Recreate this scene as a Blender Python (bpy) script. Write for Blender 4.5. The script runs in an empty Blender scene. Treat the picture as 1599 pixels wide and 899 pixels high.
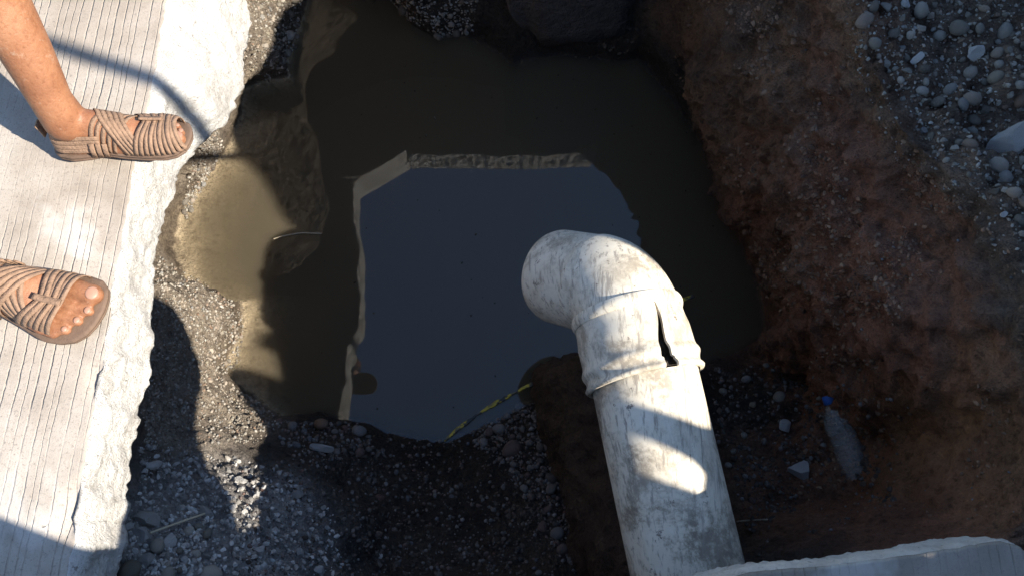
import bpy, bmesh, math, random
import numpy as np
from mathutils import Vector, Matrix
from mathutils.bvhtree import BVHTree

R = math.radians
random.seed(7); RNG = np.random.default_rng(7)
sc = bpy.context.scene
COL = sc.collection

# ------------------------------------------------------------------ camera, sky, sun, exposure
PITCH = 70.0; F = 1180.0; CAMZ = 1.2; WATER = -0.96
cam_d = bpy.data.cameras.new('camera'); cam = bpy.data.objects.new('camera', cam_d); COL.objects.link(cam)
cam.location = (0, 0, CAMZ); cam.rotation_euler = (R(90 - PITCH), 0, 0)
cam_d.sensor_width = 36; cam_d.lens = F / 1599 * 36; cam_d.clip_start = 0.02; cam_d.clip_end = 2000
sc.camera = cam
SUN_EL = R(37); SUN_AZ = np.array([0.933, -0.36])          # horizontal direction towards the sun
w = bpy.data.worlds.new('World'); sc.world = w; w.use_nodes = True
nt = w.node_tree; bg = nt.nodes['Background']; sky = nt.nodes.new('ShaderNodeTexSky')
sky.sky_type = 'NISHITA'; sky.sun_disc = False; sky.sun_elevation = SUN_EL
sky.sun_rotation = math.atan2(SUN_AZ[0], SUN_AZ[1])
nt.links.new(sky.outputs[0], bg.inputs[0]); bg.inputs[1].default_value = 0.115
sky.dust_density = 0.2; sky.ozone_density = 3.0
sd = bpy.data.lights.new('sun', 'SUN'); sd.energy = 5.0; sd.angle = R(0.55); sd.color = (1.0, 0.93, 0.82)
sun = bpy.data.objects.new('sun', sd); COL.objects.link(sun)
sdir = Vector((-SUN_AZ[0] * math.cos(SUN_EL), -SUN_AZ[1] * math.cos(SUN_EL), -math.sin(SUN_EL)))
sun.rotation_euler = sdir.to_track_quat('-Z', 'Y').to_euler(); sun.location = (4, -2, 4)
sc.view_settings.view_transform = 'Standard'; sc.view_settings.look = 'None'
sc.view_settings.gamma = 1.0; sc.view_settings.exposure = 1.27; sc.view_settings.use_curve_mapping = False
sc.render.engine = 'CYCLES'
sc.cycles.use_denoising = True
sc.cycles.max_bounces = 10; sc.cycles.volume_bounces = 6; sc.cycles.transparent_max_bounces = 12
sc.cycles.diffuse_bounces = 5

# ------------------------------------------------------------------ helpers
ST, CT = math.sin(R(PITCH)), math.cos(R(PITCH))
def ray(px, py):
    u = (px - 799.5) / F; v = (py - 449.5) / F
    return Vector((u, CT - v * ST, -(ST + v * CT))).normalized()
def P(px, py, z):
    d = ray(px, py); t = (z - CAMZ) / d.z
    return Vector((d.x * t, d.y * t, z))
_T = RNG.random((64, 64, 64)).astype(np.float32)
def vnoise(p):
    p = np.asarray(p); i = np.floor(p).astype(int); f = p - i; f = f * f * (3 - 2 * f)
    out = 0
    for dx in (0, 1):
        for dy in (0, 1):
            for dz in (0, 1):
                wgt = (f[..., 0] if dx else 1 - f[..., 0]) * (f[..., 1] if dy else 1 - f[..., 1]) * (f[..., 2] if dz else 1 - f[..., 2])
                out = out + wgt * _T[(i[..., 0] + dx) & 63, (i[..., 1] + dy) & 63, (i[..., 2] + dz) & 63]
    return out * 2 - 1
def fbm(p, sc_, octv=4, gain=.5, ridge=False):
    p = np.asarray(p) * sc_; a = 1; o = 0; t = 0
    for k in range(octv):
        n = vnoise(p + 17.3 * k)
        if ridge: n = 1 - 2 * np.abs(n)
        o = o + a * n; t += a; a *= gain; p = p * 2.03
    return o / t
def mesh_obj(name, verts, faces, mat, parent=None, smooth=True):
    me = bpy.data.meshes.new(name)
    me.from_pydata([tuple(map(float, v)) for v in verts] if not isinstance(verts, np.ndarray) else verts.tolist(), [], faces if isinstance(faces, list) else faces.tolist())
    for m in (mat if isinstance(mat, (list, tuple)) else [mat]): me.materials.append(m)
    me.polygons.foreach_set('use_smooth', [smooth] * len(me.polygons)); me.update()
    o = bpy.data.objects.new(name, me); COL.objects.link(o)
    if parent: o.parent = parent
    return o
def tag(o, label, cat, group=None):
    o['label'] = label; o['category'] = cat
    if group: o['group'] = group
    return o
def kind(o, k, label=None):
    o['kind'] = k
    if label: o['label'] = label
    return o
def empty(name, loc=(0, 0, 0)):
    o = bpy.data.objects.new(name, None); o.location = loc; o.empty_display_size = .1; COL.objects.link(o); return o
def grid_faces(n, m, closed_n=False, closed_m=False, flip=False):
    i = np.arange(n if closed_n else n - 1); j = np.arange(m if closed_m else m - 1)
    I, J = np.meshgrid(i, j, indexing='ij'); I2 = (I + 1) % n; J2 = (J + 1) % m
    q = np.stack([I * m + J, I2 * m + J, I2 * m + J2, I * m + J2], -1).reshape(-1, 4)
    return q[:, ::-1] if flip else q
def grid_normals(V):
    du = np.gradient(V, axis=0); dv = np.gradient(V, axis=1); n = np.cross(du, dv)
    return n / (np.linalg.norm(n, axis=-1, keepdims=True) + 1e-9)

# ------------------------------------------------------------------ materials
class NT:
    def __init__(s, name):
        s.m = bpy.data.materials.new(name); s.m.use_nodes = True; s.t = s.m.node_tree
        s.b = s.t.nodes['Principled BSDF']; s.out = s.t.nodes['Material Output']
        s.co = s.t.nodes.new('ShaderNodeTexCoord').outputs['Object']
    def n(s, typ, **kw):
        x = s.t.nodes.new(typ)
        for k, v in kw.items():
            if k.startswith('i_'): x.inputs[k[2:].replace('_', ' ')].default_value = v
            else: setattr(x, k, v)
        return x
    def l(s, a, b): s.t.links.new(a, b)
    def noise(s, scale, detail=5, rough=.6, co=None, dist=0):
        x = s.n('ShaderNodeTexNoise'); x.inputs['Scale'].default_value = scale; x.inputs['Detail'].default_value = detail
        x.inputs['Roughness'].default_value = rough; x.inputs['Distortion'].default_value = dist; s.l(co or s.co, x.inputs['Vector']); return x.outputs['Fac']
    def voro(s, scale, feature='F1', out='Distance', co=None):
        x = s.n('ShaderNodeTexVoronoi', feature=feature); x.inputs['Scale'].default_value = scale; s.l(co or s.co, x.inputs['Vector']); return x.outputs[out]
    def ramp(s, fac, stops):
        x = s.n('ShaderNodeValToRGB'); e = x.color_ramp.elements
        while len(e) < len(stops): e.new(.5)
        for k, (p, c) in enumerate(stops):
            e[k].position = p; e[k].color = (*c, 1) if len(c) == 3 else c
        s.l(fac, x.inputs[0]); return x.outputs[0]
    def mix(s, fac, a, b, mode='MIX'):
        x = s.n('ShaderNodeMix', data_type='RGBA', blend_type=mode)
        for sock, v in ((x.inputs[0], fac), (x.inputs[6], a), (x.inputs[7], b)):
            if hasattr(v, 'is_output'): s.l(v, sock)
            elif isinstance(v, (int, float)): sock.default_value = v
            else: sock.default_value = (*v, 1)
        return x.outputs[2]
    def math(s, op, a, b=None, clamp=False):
        x = s.n('ShaderNodeMath', operation=op); x.use_clamp = clamp
        for k, v in enumerate((a, b)):
            if v is None: continue
            if hasattr(v, 'is_output'): s.l(v, x.inputs[k])
            else: x.inputs[k].default_value = v
        return x.outputs[0]
    def bump(s, h, strength, dist, prev=None):
        x = s.n('ShaderNodeBump'); x.inputs['Strength'].default_value = strength; x.inputs['Distance'].default_value = dist
        s.l(h, x.inputs['Height'])
        if prev: s.l(prev, x.inputs['Normal'])
        return x.outputs[0]
    def fin(s, col=None, rough=.9, nrm=None, spec=.3):
        if col is not None:
            if hasattr(col, 'is_output'): s.l(col, s.b.inputs['Base Color'])
            else: s.b.inputs['Base Color'].default_value = (*col, 1)
        if hasattr(rough, 'is_output'): s.l(rough, s.b.inputs['Roughness'])
        else: s.b.inputs['Roughness'].default_value = rough
        s.b.inputs['Specular IOR Level'].default_value = spec
        if nrm is not None: s.l(nrm, s.b.inputs['Normal'])
        return s.m

def mat_concrete_top(name, across=0, tone=1.0):
    """Tined pavement: grooves cut along one direction, worn smooth in patches."""
    k = NT(name)
    sep = k.n('ShaderNodeSeparateXYZ'); k.l(k.co, sep.inputs[0])
    wob = k.noise(5, 2); jit = k.noise(60, 3)
    a = k.math('ADD', sep.outputs[across], k.math('MULTIPLY', wob, .012)); a = k.math('ADD', a, k.math('MULTIPLY', jit, .004))
    irr = k.n('ShaderNodeTexNoise', noise_dimensions='1D'); irr.inputs['Scale'].default_value = 26; irr.inputs['Detail'].default_value = 1; k.l(a, irr.inputs['W'])
    ph = k.math('ADD', k.math('MULTIPLY', a, 1 / .0165), k.math('MULTIPLY', irr.outputs[0], 1.3))
    fr = k.math('FRACT', ph); tri = k.math('ABSOLUTE', k.math('SUBTRACT', fr, .5))
    groove = k.ramp(tri, [(0.0, (1, 1, 1)), (.035, (.75, .75, .75)), (.10, (0, 0, 0)), (1, (0, 0, 0))])
    worn = k.ramp(k.noise(2.6, 4, .65), [(.42, (1, 1, 1)), (.60, (.10, .10, .10))])
    broken = k.ramp(k.noise(38, 3), [(.30, (.15, .15, .15)), (.46, (1, 1, 1))])
    groove = k.math('MULTIPLY', k.math('MULTIPLY', groove, worn), broken)
    sand = k.noise(420, 3, .7); mot = k.noise(9, 6, .65); pits = k.voro(150)
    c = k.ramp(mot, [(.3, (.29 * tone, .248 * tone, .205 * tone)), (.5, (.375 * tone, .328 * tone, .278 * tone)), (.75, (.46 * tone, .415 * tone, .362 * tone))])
    c = k.mix(k.ramp(k.noise(2.2, 5, .6, dist=.6), [(.40, (.55, .55, .55)), (.58, (0, 0, 0))]), c, k.mix(1, c, (.74, .68, .62), 'MULTIPLY'))
    c = k.mix(k.ramp(sand, [(.3, (.7, .7, .7)), (.42, (0, 0, 0))]), c, (.17, .15, .125))
    c = k.mix(k.math('MULTIPLY', groove, .42), c, (.20, .165, .135))
    spk = k.ramp(k.noise(170, 4, .8), [(.36, (1, 1, 1)), (.44, (0, 0, 0))]); c = k.mix(k.math('MULTIPLY', spk, .75), c, (.20, .175, .15))
    pale = k.ramp(k.noise(3.1, 5, .6, dist=.5), [(.60, (0, 0, 0)), (.68, (1, 1, 1))]); c = k.mix(k.math('MULTIPLY', pale, .35), c, (.66, .64, .6))
    chips = k.ramp(k.noise(30, 5, .75), [(.68, (0, 0, 0)), (.73, (1, 1, 1))])
    c = k.mix(k.math('MULTIPLY', chips, .6), c, (.16, .14, .125))
    h = k.math('SUBTRACT', k.math('MULTIPLY', sand, .25), groove); h = k.math('SUBTRACT', h, k.math('MULTIPLY', chips, .9))
    return k.fin(c, .92, k.bump(h, .8, .0028), .2)
def mat_concrete_face(name):
    k = NT(name); mot = k.noise(14, 6, .7); grit = k.noise(230, 4, .75); pit = k.voro(70)
    c = k.ramp(mot, [(.30, (.42, .39, .35)), (.44, (.56, .535, .50)), (.6, (.66, .64, .60)), (.8, (.72, .705, .67))])
    spots = k.ramp(k.noise(60, 5, .75), [(.60, (0, 0, 0)), (.68, (1, 1, 1))])
    c = k.mix(k.math('MULTIPLY', spots, .8), c, (.2, .175, .15))
    n = k.bump(mot, 1, .02); n = k.bump(grit, 1, .007, n)
    return k.fin(c, .93, n, .2)
def mat_soil(name):
    k = NT(name)
    at = k.n('ShaderNodeAttribute', attribute_name='tone'); rgb = at.outputs['Color']
    wet = k.n('ShaderNodeAttribute', attribute_name='wet').outputs['Fac']
    big = k.noise(7, 6, .65); fine = k.noise(95, 5, .72); peb = k.voro(140); clod = k.noise(32, 5, .7)
    c = k.mix(k.ramp(big, [(.3, (0, 0, 0)), (.7, (1, 1, 1))]), k.mix(1, rgb, (.55, .52, .5), 'MULTIPLY'), k.mix(1, rgb, (1.35, 1.3, 1.22), 'MULTIPLY'))
    c = k.mix(k.ramp(fine, [(.30, (.8, .8, .8)), (.48, (0, 0, 0))]), c, k.mix(1, c, (.4, .37, .34), 'MULTIPLY'))
    c = k.mix(k.ramp(fine, [(.58, (0, 0, 0)), (.74, (.8, .8, .8))]), c, k.mix(1, c, (1.7, 1.65, 1.6), 'MULTIPLY'))
    c = k.mix(k.ramp(clod, [(.34, (.85, .85, .85)), (.48, (0, 0, 0))]), c, k.mix(1, c, (.45, .42, .40), 'MULTIPLY'))
    c = k.mix(wet, c, k.mix(1, c, (.5, .47, .43), 'MULTIPLY'))
    n = k.bump(clod, 1, .035); n = k.bump(fine, 1, .014, n)
    n = k.bump(peb, .35, .004, n)
    ro = k.math('SUBTRACT', .95, k.math('MULTIPLY', wet, .45))
    return k.fin(c, ro, n, .3)
def mat_stone(name, stops):
    k = NT(name)
    rnd = k.n('ShaderNodeObjectInfo').outputs['Random']
    at = k.n('ShaderNodeAttribute', attribute_name='rnd').outputs['Fac']
    v = k.math('FRACT', k.math('ADD', rnd, at))
    c = k.ramp(v, stops); g = k.noise(60, 5, .7); g2 = k.noise(240, 3, .7)
    c = k.mix(k.ramp(g, [(.3, (.75, .75, .75)), (.6, (0, 0, 0))]), c, k.mix(1, c, (.5, .46, .42), 'MULTIPLY'))
    c = k.mix(k.ramp(g2, [(.62, (0, 0, 0)), (.75, (.6, .6, .6))]), c, k.mix(1, c, (1.5, 1.5, 1.5), 'MULTIPLY'))
    n = k.bump(g, .5, .006); n = k.bump(g2, .4, .002, n)
    return k.fin(c, .82, n, .3)
def mat_simple(name, col, rough=.8, var=.25, scale=40, bump=.3, dist=.003, spec=.3, sss=0):
    k = NT(name); g = k.noise(scale, 5, .65)
    c = k.mix(g, tuple(x * (1 - var) for x in col), tuple(min(1, x * (1 + var)) for x in col))
    n = k.bump(k.noise(scale * 3, 4, .7), bump, dist)
    if sss:
        k.b.inputs['Subsurface Weight'].default_value = sss; k.b.inputs['Subsurface Radius'].default_value = (.012, .004, .002); k.b.inputs['Subsurface Scale'].default_value = .6
    return k.fin(c, rough, n, spec)

M = {}
M['top'] = mat_concrete_top('tined_concrete', 0)
M['top_shade'] = mat_concrete_top('shade_darkened_concrete', 0, .72)  # same tined concrete, its colour darkened to stand in for shade
M['face'] = mat_concrete_face('broken_concrete')
M['soil'] = mat_soil('soil')
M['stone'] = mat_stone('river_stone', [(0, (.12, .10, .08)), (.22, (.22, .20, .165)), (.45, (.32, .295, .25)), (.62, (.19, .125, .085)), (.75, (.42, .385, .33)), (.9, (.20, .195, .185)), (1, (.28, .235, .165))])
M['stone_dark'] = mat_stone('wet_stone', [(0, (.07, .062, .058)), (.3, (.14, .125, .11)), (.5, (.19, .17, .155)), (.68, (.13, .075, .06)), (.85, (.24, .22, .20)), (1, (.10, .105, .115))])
M['chunk'] = mat_stone('broken_concrete_chunk', [(0, (.20, .19, .175)), (.4, (.36, .35, .335)), (.7, (.50, .49, .47)), (1, (.27, .25, .22))])

# ------------------------------------------------------------------ pavement slabs (real broken edges)
DIN = [9, 4, 2, 1.2, .8, .55, .4, .3, .22, .16, .12, .09, .065, .045, .03, .018, .009, .003]
def slab(name, edge, inward, thick, bulge=None, deep=None, top='top', seed=0, rough=1.0, chip=None):
    """edge: list of (x, y) along the broken edge; inward: unit vector into the slab."""
    edge = np.array(edge, float); d = np.r_[0, np.cumsum(np.linalg.norm(np.diff(edge, axis=0), axis=1))]
    inner = .008
    s = np.arange(0, d[-1], inner); E = np.stack([np.interp(s, d, edge[:, 0]), np.interp(s, d, edge[:, 1])], 1)
    nrm = np.array(inward, float)
    s3 = np.stack([s, s * 0 + seed * 3.1, s * 0], 1)
    jag = fbm(s3, 7, 2) * .005 * rough + (np.abs(fbm(s3 + 50, 13, 4)) - .2) * .009 * rough + fbm(s3 + 80, 90, 2) * .003 * rough
    E = E - nrm[None] * jag[:, None]
    cols = []
    for di in DIN:
        p = E + nrm[None] * di; z = np.zeros(len(s))
        q = np.stack([p[:, 0], p[:, 1], z], 1)
        q[:, 2] += fbm(q, 6, 3) * .0025
        if chip is not None: q[:, 2] -= chip(q)
        cols.append(q)
    nt_ = len(cols) - 1
    for f in np.linspace(0, 1, 26):
        z = -thick * f
        out = -.010 * math.exp(-f * 14) + .004
        p = np.stack([E[:, 0], E[:, 1], np.full(len(s), z - .002)], 1)
        if deep is not None: p[:, 2] *= 1 + deep(E)
        rgh = fbm(p + seed * 5, 12, 5, .62) * .014 * rough + (np.abs(fbm(p + 9, 38, 3)) - .25) * .014 * rough + fbm(p + 19, 95, 2) * .004
        o = out + rgh * min(1, f * 6 + .15)
        if bulge is not None: o = o + bulge(p, f)
        if chip is not None: o = o - chip(p) * (1 - f) * .6
        p[:, 0] -= nrm[0] * o; p[:, 1] -= nrm[1] * o
        cols.append(p)
    under = cols[-1].copy(); under[:, :2] = E + nrm[None] * 1.0; under[:, 2] = -thick - .01; cols.append(under)
    under = under.copy(); under[:, :2] = E + nrm[None] * 9; cols.append(under)
    V = np.stack(cols, 1); n, m, _ = V.shape
    f = grid_faces(n, m); o = mesh_obj(name, V.reshape(-1, 3), f, [M[top], M['face']])
    mi = np.zeros((n - 1, m - 1), int); mi[:, nt_:] = 1
    o.data.polygons.foreach_set('material_index', mi.reshape(-1).tolist())
    # keep every face turned outwards
    bm = bmesh.new(); bm.from_mesh(o.data); bmesh.ops.recalc_face_normals(bm, faces=bm.faces); bm.to_mesh(o.data); bm.free()
    return kind(o, 'structure')
def left_bulge(p, f):
    y = p[:, 1]; m = np.clip((y - .80) / .10, 0, 1); m = m * m * (3 - 2 * m); m *= np.clip((1.42 - y) / .2, 0, 1)
    lump = m * (.055 * math.sin(min(1, f * .75) * math.pi * .9) - .0 * f + .012 * fbm(p, 9, 3) * f)
    slope = -.004 * f - .016 * f * np.exp(-((y - .56) / .09) ** 2) + .006
    return lump + slope
def left_deep(E):
    y = E[:, 1]; q = np.stack([E[:, 0], y, y * 0], 1); return .95 * ss_(.72, 1.05, y + .08 * fbm(q, 6, 3)) * ss_(1.45, 1.25, y) + .25 * ss_(1.55, 1.6, y) * ss_(1.73, 1.72, y)
def ss_(a, b, t): t = np.clip((t - a) / (b - a), 0, 1); return t * t * (3 - 2 * t)
def left_chip(p):
    def g(x, y, r, a): return a * np.clip(1.25 - np.hypot(p[:, 0] - x, (p[:, 1] - y) * .6) / r + .45 * fbm(p, 30, 3), 0, 1)
    return g(-.668, .28, .018, .010) + g(-.664, .075, .022, .010)
slab('pavement_left', [(-.66, -6), (-.66, -.2), (-.662, .1), (-.669, .357), (-.674, .617), (-.673, .873), (-.675, 1.04), (-.70, 1.57), (-.478, 1.72), (-.478, 1.74), (-.484, 8)], (-1, 0), .14, left_bulge, left_deep, chip=left_chip)
slab('pavement_far', [(-.47, 1.725), (0, 1.72), (.36, 1.73), (.40, 1.78), (.6, 2.6), (.9, 3.6)], (0, 1), .14, seed=2, top='top_shade')
slab('pavement_near', [(-.652, -.17), (0, -.12), (.22, -.05), (.353, -.010), (.60, .016), (.735, .036), (.762, .030), (.80, -.03), (.84, -.4), (1.5, -.9), (3, -1.2)], (0, -1), .14, seed=4, rough=.45, top='top_shade')

# ------------------------------------------------------------------ the pit: one continuous soil surface through loops of known height
C0 = np.array([0., .95])
def loop(pts):
    a = np.array([(p[0], p[1], p[2]) for p in pts]); ang = np.arctan2(a[:, 1] - C0[1], a[:, 0] - C0[0])
    r = np.hypot(a[:, 0] - C0[0], a[:, 1] - C0[1]); o = np.argsort(ang); return ang[o], r[o], a[o, 2]
def at(loopd, phi):
    a, r, z = loopd; a = np.r_[a - 2 * np.pi, a, a + 2 * np.pi]
    return np.interp(phi, a, np.r_[r, r, r]), np.interp(phi, a, np.r_[z, z, z])
wpx = [(480, 0), (590, 5), (640, 35), (680, 58), (720, 52), (750, 66), (800, 96), (960, 92), (1000, 90), (1040, 140), (1090, 210), (1130, 310), (1170, 400), (1198, 480), (1200, 520), (1160, 548), (1120, 562), (1000, 600), (870, 625), (820, 630), (760, 660), (700, 690), (640, 682), (580, 665), (500, 645), (440, 652), (400, 622), (352, 582), (356, 555), (378, 512), (372, 470), (330, 470), (290, 442), (272, 390), (283, 330), (310, 290), (350, 235), (372, 180), (378, 140), (410, 128), (452, 122), (446, 95), (470, 40)]
L_water = loop([P(x, y, WATER) for x, y in wpx] + [(-.70, 1.96, WATER), (-.5, 1.97, WATER)])
L_mid1 = loop([P(1215, 500, -.66), P(1150, 290, -.66), P(1075, 120, -.62), (.55, 1.46, -.62), (.46, 1.66, -.6), (.2, 1.80, -.7), (-.05, 1.80, -.66), P(640, 0, -.78), (-.5, 2.05, -.7), (-.82, 1.85, -.66), P(400, 50, -.6), P(362, 90, -.6), P(352, 160, -.66), P(335, 230, -.70), (-1.10, 1.02, -.72), (-1.10, .90, -.72), P(255, 420, -.66), P(262, 445, -.58), P(285, 490, -.62), P(300, 560, -.66), P(320, 620, -.68), P(340, 670, -.66), P(420, 700, -.72), P(470, 740, -.66), P(540, 760, -.78), P(640, 760, -.86), P(760, 760, -.84), P(850, 760, -.82), P(1000, 760, -.84), P(1130, 680, -.86), P(1200, 680, -.86), P(1270, 640, -.84), P(1250, 570, -.82), P(1230, 530, -.78)])
L_mid2 = loop([P(1330, 480, -.36), P(1235, 250, -.34), P(1160, 60, -.32), (.60, 1.42, -.3), (.47, 1.66, -.3), (.3, 1.86, -.4), (-.05, 1.95, -.4), (-.3, 1.98, -.5), (-.55, 2.06, -.4), (-.88, 1.87, -.4), P(360, 0, -.38), P(340, 60, -.36), P(320, 140, -.42), P(300, 215, -.48), (-1.17, 1.02, -.45), (-1.15, .90, -.45), (-1.02, .74, -.44), (-.90, .62, -.44), P(240, 500, -.46), P(235, 580, -.48), P(235, 650, -.48), P(250, 720, -.46), P(330, 760, -.46), P(420, 800, -.46), P(500, 860, -.56), P(600, 880, -.74), P(760, 890, -.72), P(860, 890, -.68), P(1000, 890, -.70), P(1180, 800, -.78), P(1330, 780, -.72), P(1400, 690, -.66), P(1380, 610, -.52)])
L_rim = loop([P(1330, 20, -.09), P(1345, 70, -.09), P(1375, 130, -.09), P(1405, 200, -.09), P(1455, 250, -.09), P(1520, 290, -.09), P(1560, 330, -.09), P(1592, 420, -.09), P(1640, 560, -.09), P(1650, 700, -.10), P(1610, 812, -.12), (.70, -.01, -.17), (.35, -.06, -.18), (0, -.10, -.2), (-.3, -.12, -0.16), (-.62, -.12, -0.18), (-.72, 0, -0.19), (-.76, .2, -0.20), (-.80, .4, -0.21), (-.88, .58, -0.20), (-1.1, .72, -0.18), (-1.25, .9, -0.16), (-1.25, 1.05, -0.16), (-.92, 1.2, -0.16), (-.84, 1.3, -0.16), (-.9, 1.5, -0.16), (-.92, 1.88, -0.16), (-.58, 2.10, -0.16), (0, 2.05, -0.16), (.20, 1.92, -.15), (.37, 1.76, -.02), (.47, 1.62, -.01), (.58, 1.45, -.02), (.645, 1.22, -.06)])
NPHI = 1000
phi = np.linspace(-np.pi, np.pi, NPHI, endpoint=False)
def smooth_c(a, k=3):
    for _ in range(k): a = (np.roll(a, 1) + 2 * a + np.roll(a, -1)) / 4
    return a
rings = []
rw, zw = at(L_water, phi); r1, z1 = at(L_mid1, phi); r2, z2 = at(L_mid2, phi); r3, z3 = at(L_rim, phi)
rw = smooth_c(rw, 4); r1 = smooth_c(r1, 10); z1 = smooth_c(z1, 10); r2 = smooth_c(r2, 12); z2 = smooth_c(z2, 12); r3 = smooth_c(r3, 6); z3 = smooth_c(z3, 6)
keys = [(np.full(NPHI, .05), np.full(NPHI, -1.42)), (rw * .6, np.full(NPHI, -1.36)), (rw - .06, np.full(NPHI, -1.045)), (rw, zw), (r1, z1), (r2, z2), (r3, z3),
        (r3 + .06, z3 - .0), (r3 + .35, z3 * 0 - .14), (r3 + .9, z3 * 0 - .23)]
cnt = [4, 10, 14, 52, 52, 52, 14, 26, 20]
shelf = np.clip((-np.cos(phi) - .70) / .2, 0, 1); shelf = shelf * shelf * (3 - 2 * shelf)
keys[2] = (rw - .06 - .12 * shelf, keys[2][1] + .04 * shelf)
phid = np.stack([np.cos(phi), np.sin(phi)], 1)
# right-hand bank outside the rim stays near street level; elsewhere it dives below the slabs
right = np.clip((phid[:, 0] - .15) / .25, 0, 1) * np.clip((phi + 1.15) / .2, 0, 1) * np.clip((1.25 - phi) / .2, 0, 1)
keys[8] = (keys[8][0], -.25 * (1 - right) - .085 * right); keys[9] = (keys[9][0], -.27 * (1 - right) - .08 * right)
for a in range(len(keys) - 1):
    for f in np.linspace(0, 1, cnt[a], endpoint=False):
        rings.append(np.stack([(1 - f) * keys[a][0] + f * keys[a + 1][0], (1 - f) * keys[a][1] + f * keys[a + 1][1]], 1))
rings.append(np.stack(keys[-1], 1))
RR = np.stack(rings, 1)                                             # phi x ring x (r, z)
for _ in range(5): RR[:, 1:-1] = (RR[:, :-2] + 2 * RR[:, 1:-1] + RR[:, 2:]) / 4
V = np.concatenate([C0[None, None] + phid[:, None] * RR[..., :1], RR[..., 1:]], -1)
Vp = np.concatenate([V[-1:], V, V[:1]], 0); N = -grid_normals(Vp)[1:-1]
flipm = np.sign((N[..., 2]).mean()); N = N * flipm
x, y, z = V[..., 0], V[..., 1], V[..., 2]
def ss(a, b, t): t = np.clip((t - a) / (b - a), 0, 1); return t * t * (3 - 2 * t)
wall = ss(.42, .62, x) * ss(.15, .45, y) * ss(-.95, -.85, z)                       # right-hand clay face
amp = .022 + .024 * wall
amp = amp * ss(-1.2, -.9, z) * (1 - .55 * ss(.02, -.0, -.06 - z) * (x > .6))
calm = .35 + .65 * ss(WATER - .02, WATER + .08, z)
d = amp * calm * (fbm(V, 6, 5, .55) * 1.25 + .5 * fbm(V + 31, 22, 4, .6)) + .009 * calm * fbm(V + 11, 45, 3, ridge=True)
d += wall * .030 * fbm(V + 5, 3.2, 2)
slur = np.exp(-(((x + .56) / .22) ** 2 + ((y - .08) / .2) ** 2)) * ss(-.8, -.5, z)
d += slur * (.030 * fbm(V + 60, 11, 4, .6) + .014 * np.abs(fbm(V + 70, 34, 3)))
clods = vnoise(V * 26) ; d += wall * .026 * np.clip(clods, .0, 1) - wall * .045 * np.clip(fbm(V * np.array([1, 1, 1.4]) + 91, 5.5, 3, ridge=True) - .35, 0, 1) + wall * .020 * fbm(V + 41, 12, 3, .6) + wall * .012 * np.clip(vnoise(V * 55 + 7), 0, 1)
d += wall * .022 * np.clip(fbm(V * np.array([1, 1, .7]) + 77, 13, 3, ridge=True), -.3, 1)
V = V + N * d[..., None]
soil_f = grid_faces(NPHI, V.shape[1], closed_n=True)
cap = np.array([[0, 0, 0]])
ground_pit = mesh_obj('ground', V.reshape(-1, 3), soil_f, M['soil'])
bm = bmesh.new(); bm.from_mesh(ground_pit.data); bmesh.ops.recalc_face_normals(bm, faces=bm.faces)
if sum(f.normal.z for f in bm.faces) < 0: bmesh.ops.reverse_faces(bm, faces=bm.faces)
bm.to_mesh(ground_pit.data); bm.free()
kind(ground_pit, 'structure', 'excavated earth pit with clay wall, wet floor and gravel banks')
# natural soil colours: tan gravelly fill on the left, grey cement slurry near left, dark brown clay on the right
def lerp(a, b, t): return a * (1 - t[..., None]) + b * t[..., None]
x, y, z = V[..., 0], V[..., 1], V[..., 2]
warp = fbm(V, 4, 3) * .12
tan = np.array([.27, .23, .185]); brown = np.array([.235, .142, .088]); dark = np.array([.066, .052, .042]); grey = np.array([.30, .29, .285]); red = np.array([.25, .125, .080]); gravel = np.array([.16, .12, .092])
col = np.broadcast_to(dark, V.shape).copy()
col = lerp(col, tan, ss(-.55, -.72, x + warp * .6) * ss(.18, .32, y + warp))
slurry = np.exp(-(((x + .56) / .20) ** 2 + ((y - .08) / .17) ** 2)) * ss(-.75, -.5, z)
col = lerp(col, grey, np.clip(1.5 * slurry + warp * 2 * (slurry > .2), 0, 1))
col = lerp(col, brown, ss(.35, .6, x + warp) * ss(.05, .3, y + warp) * ss(-.86, -.72, z))
col = lerp(col, red, ss(.55, .75, x + warp) * ss(.2, .5, fbm(V + 3, 3, 3) + .45))
col = lerp(col, gravel, ss(.7, .85, x) * ss(-.16, -.1, z))
silt = np.array([.55, .46, .32]); col = lerp(col, silt, ss(-.55, -.72, x) * ss(WATER + .012, WATER - .004, z))
col = lerp(col, np.array([.31, .175, .095]), ss(.80, .93, x + warp * .6) * ss(-.72, -.55, z) * ss(-.13, -.2, z))
wet = ss(WATER + .16, WATER + .01, z + warp * .3) * .9 * (1 - ss(WATER + .01, WATER - .004, z)) + .1
at_ = ground_pit.data.color_attributes.new('tone', 'FLOAT_COLOR', 'POINT')
at_.data.foreach_set('color', np.concatenate([col, np.ones(col.shape[:2] + (1,))], -1).reshape(-1).astype(np.float32))
ground_pit.data.attributes.new('wet', 'FLOAT', 'POINT').data.foreach_set('value', wet.reshape(-1).astype(np.float32))

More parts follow.
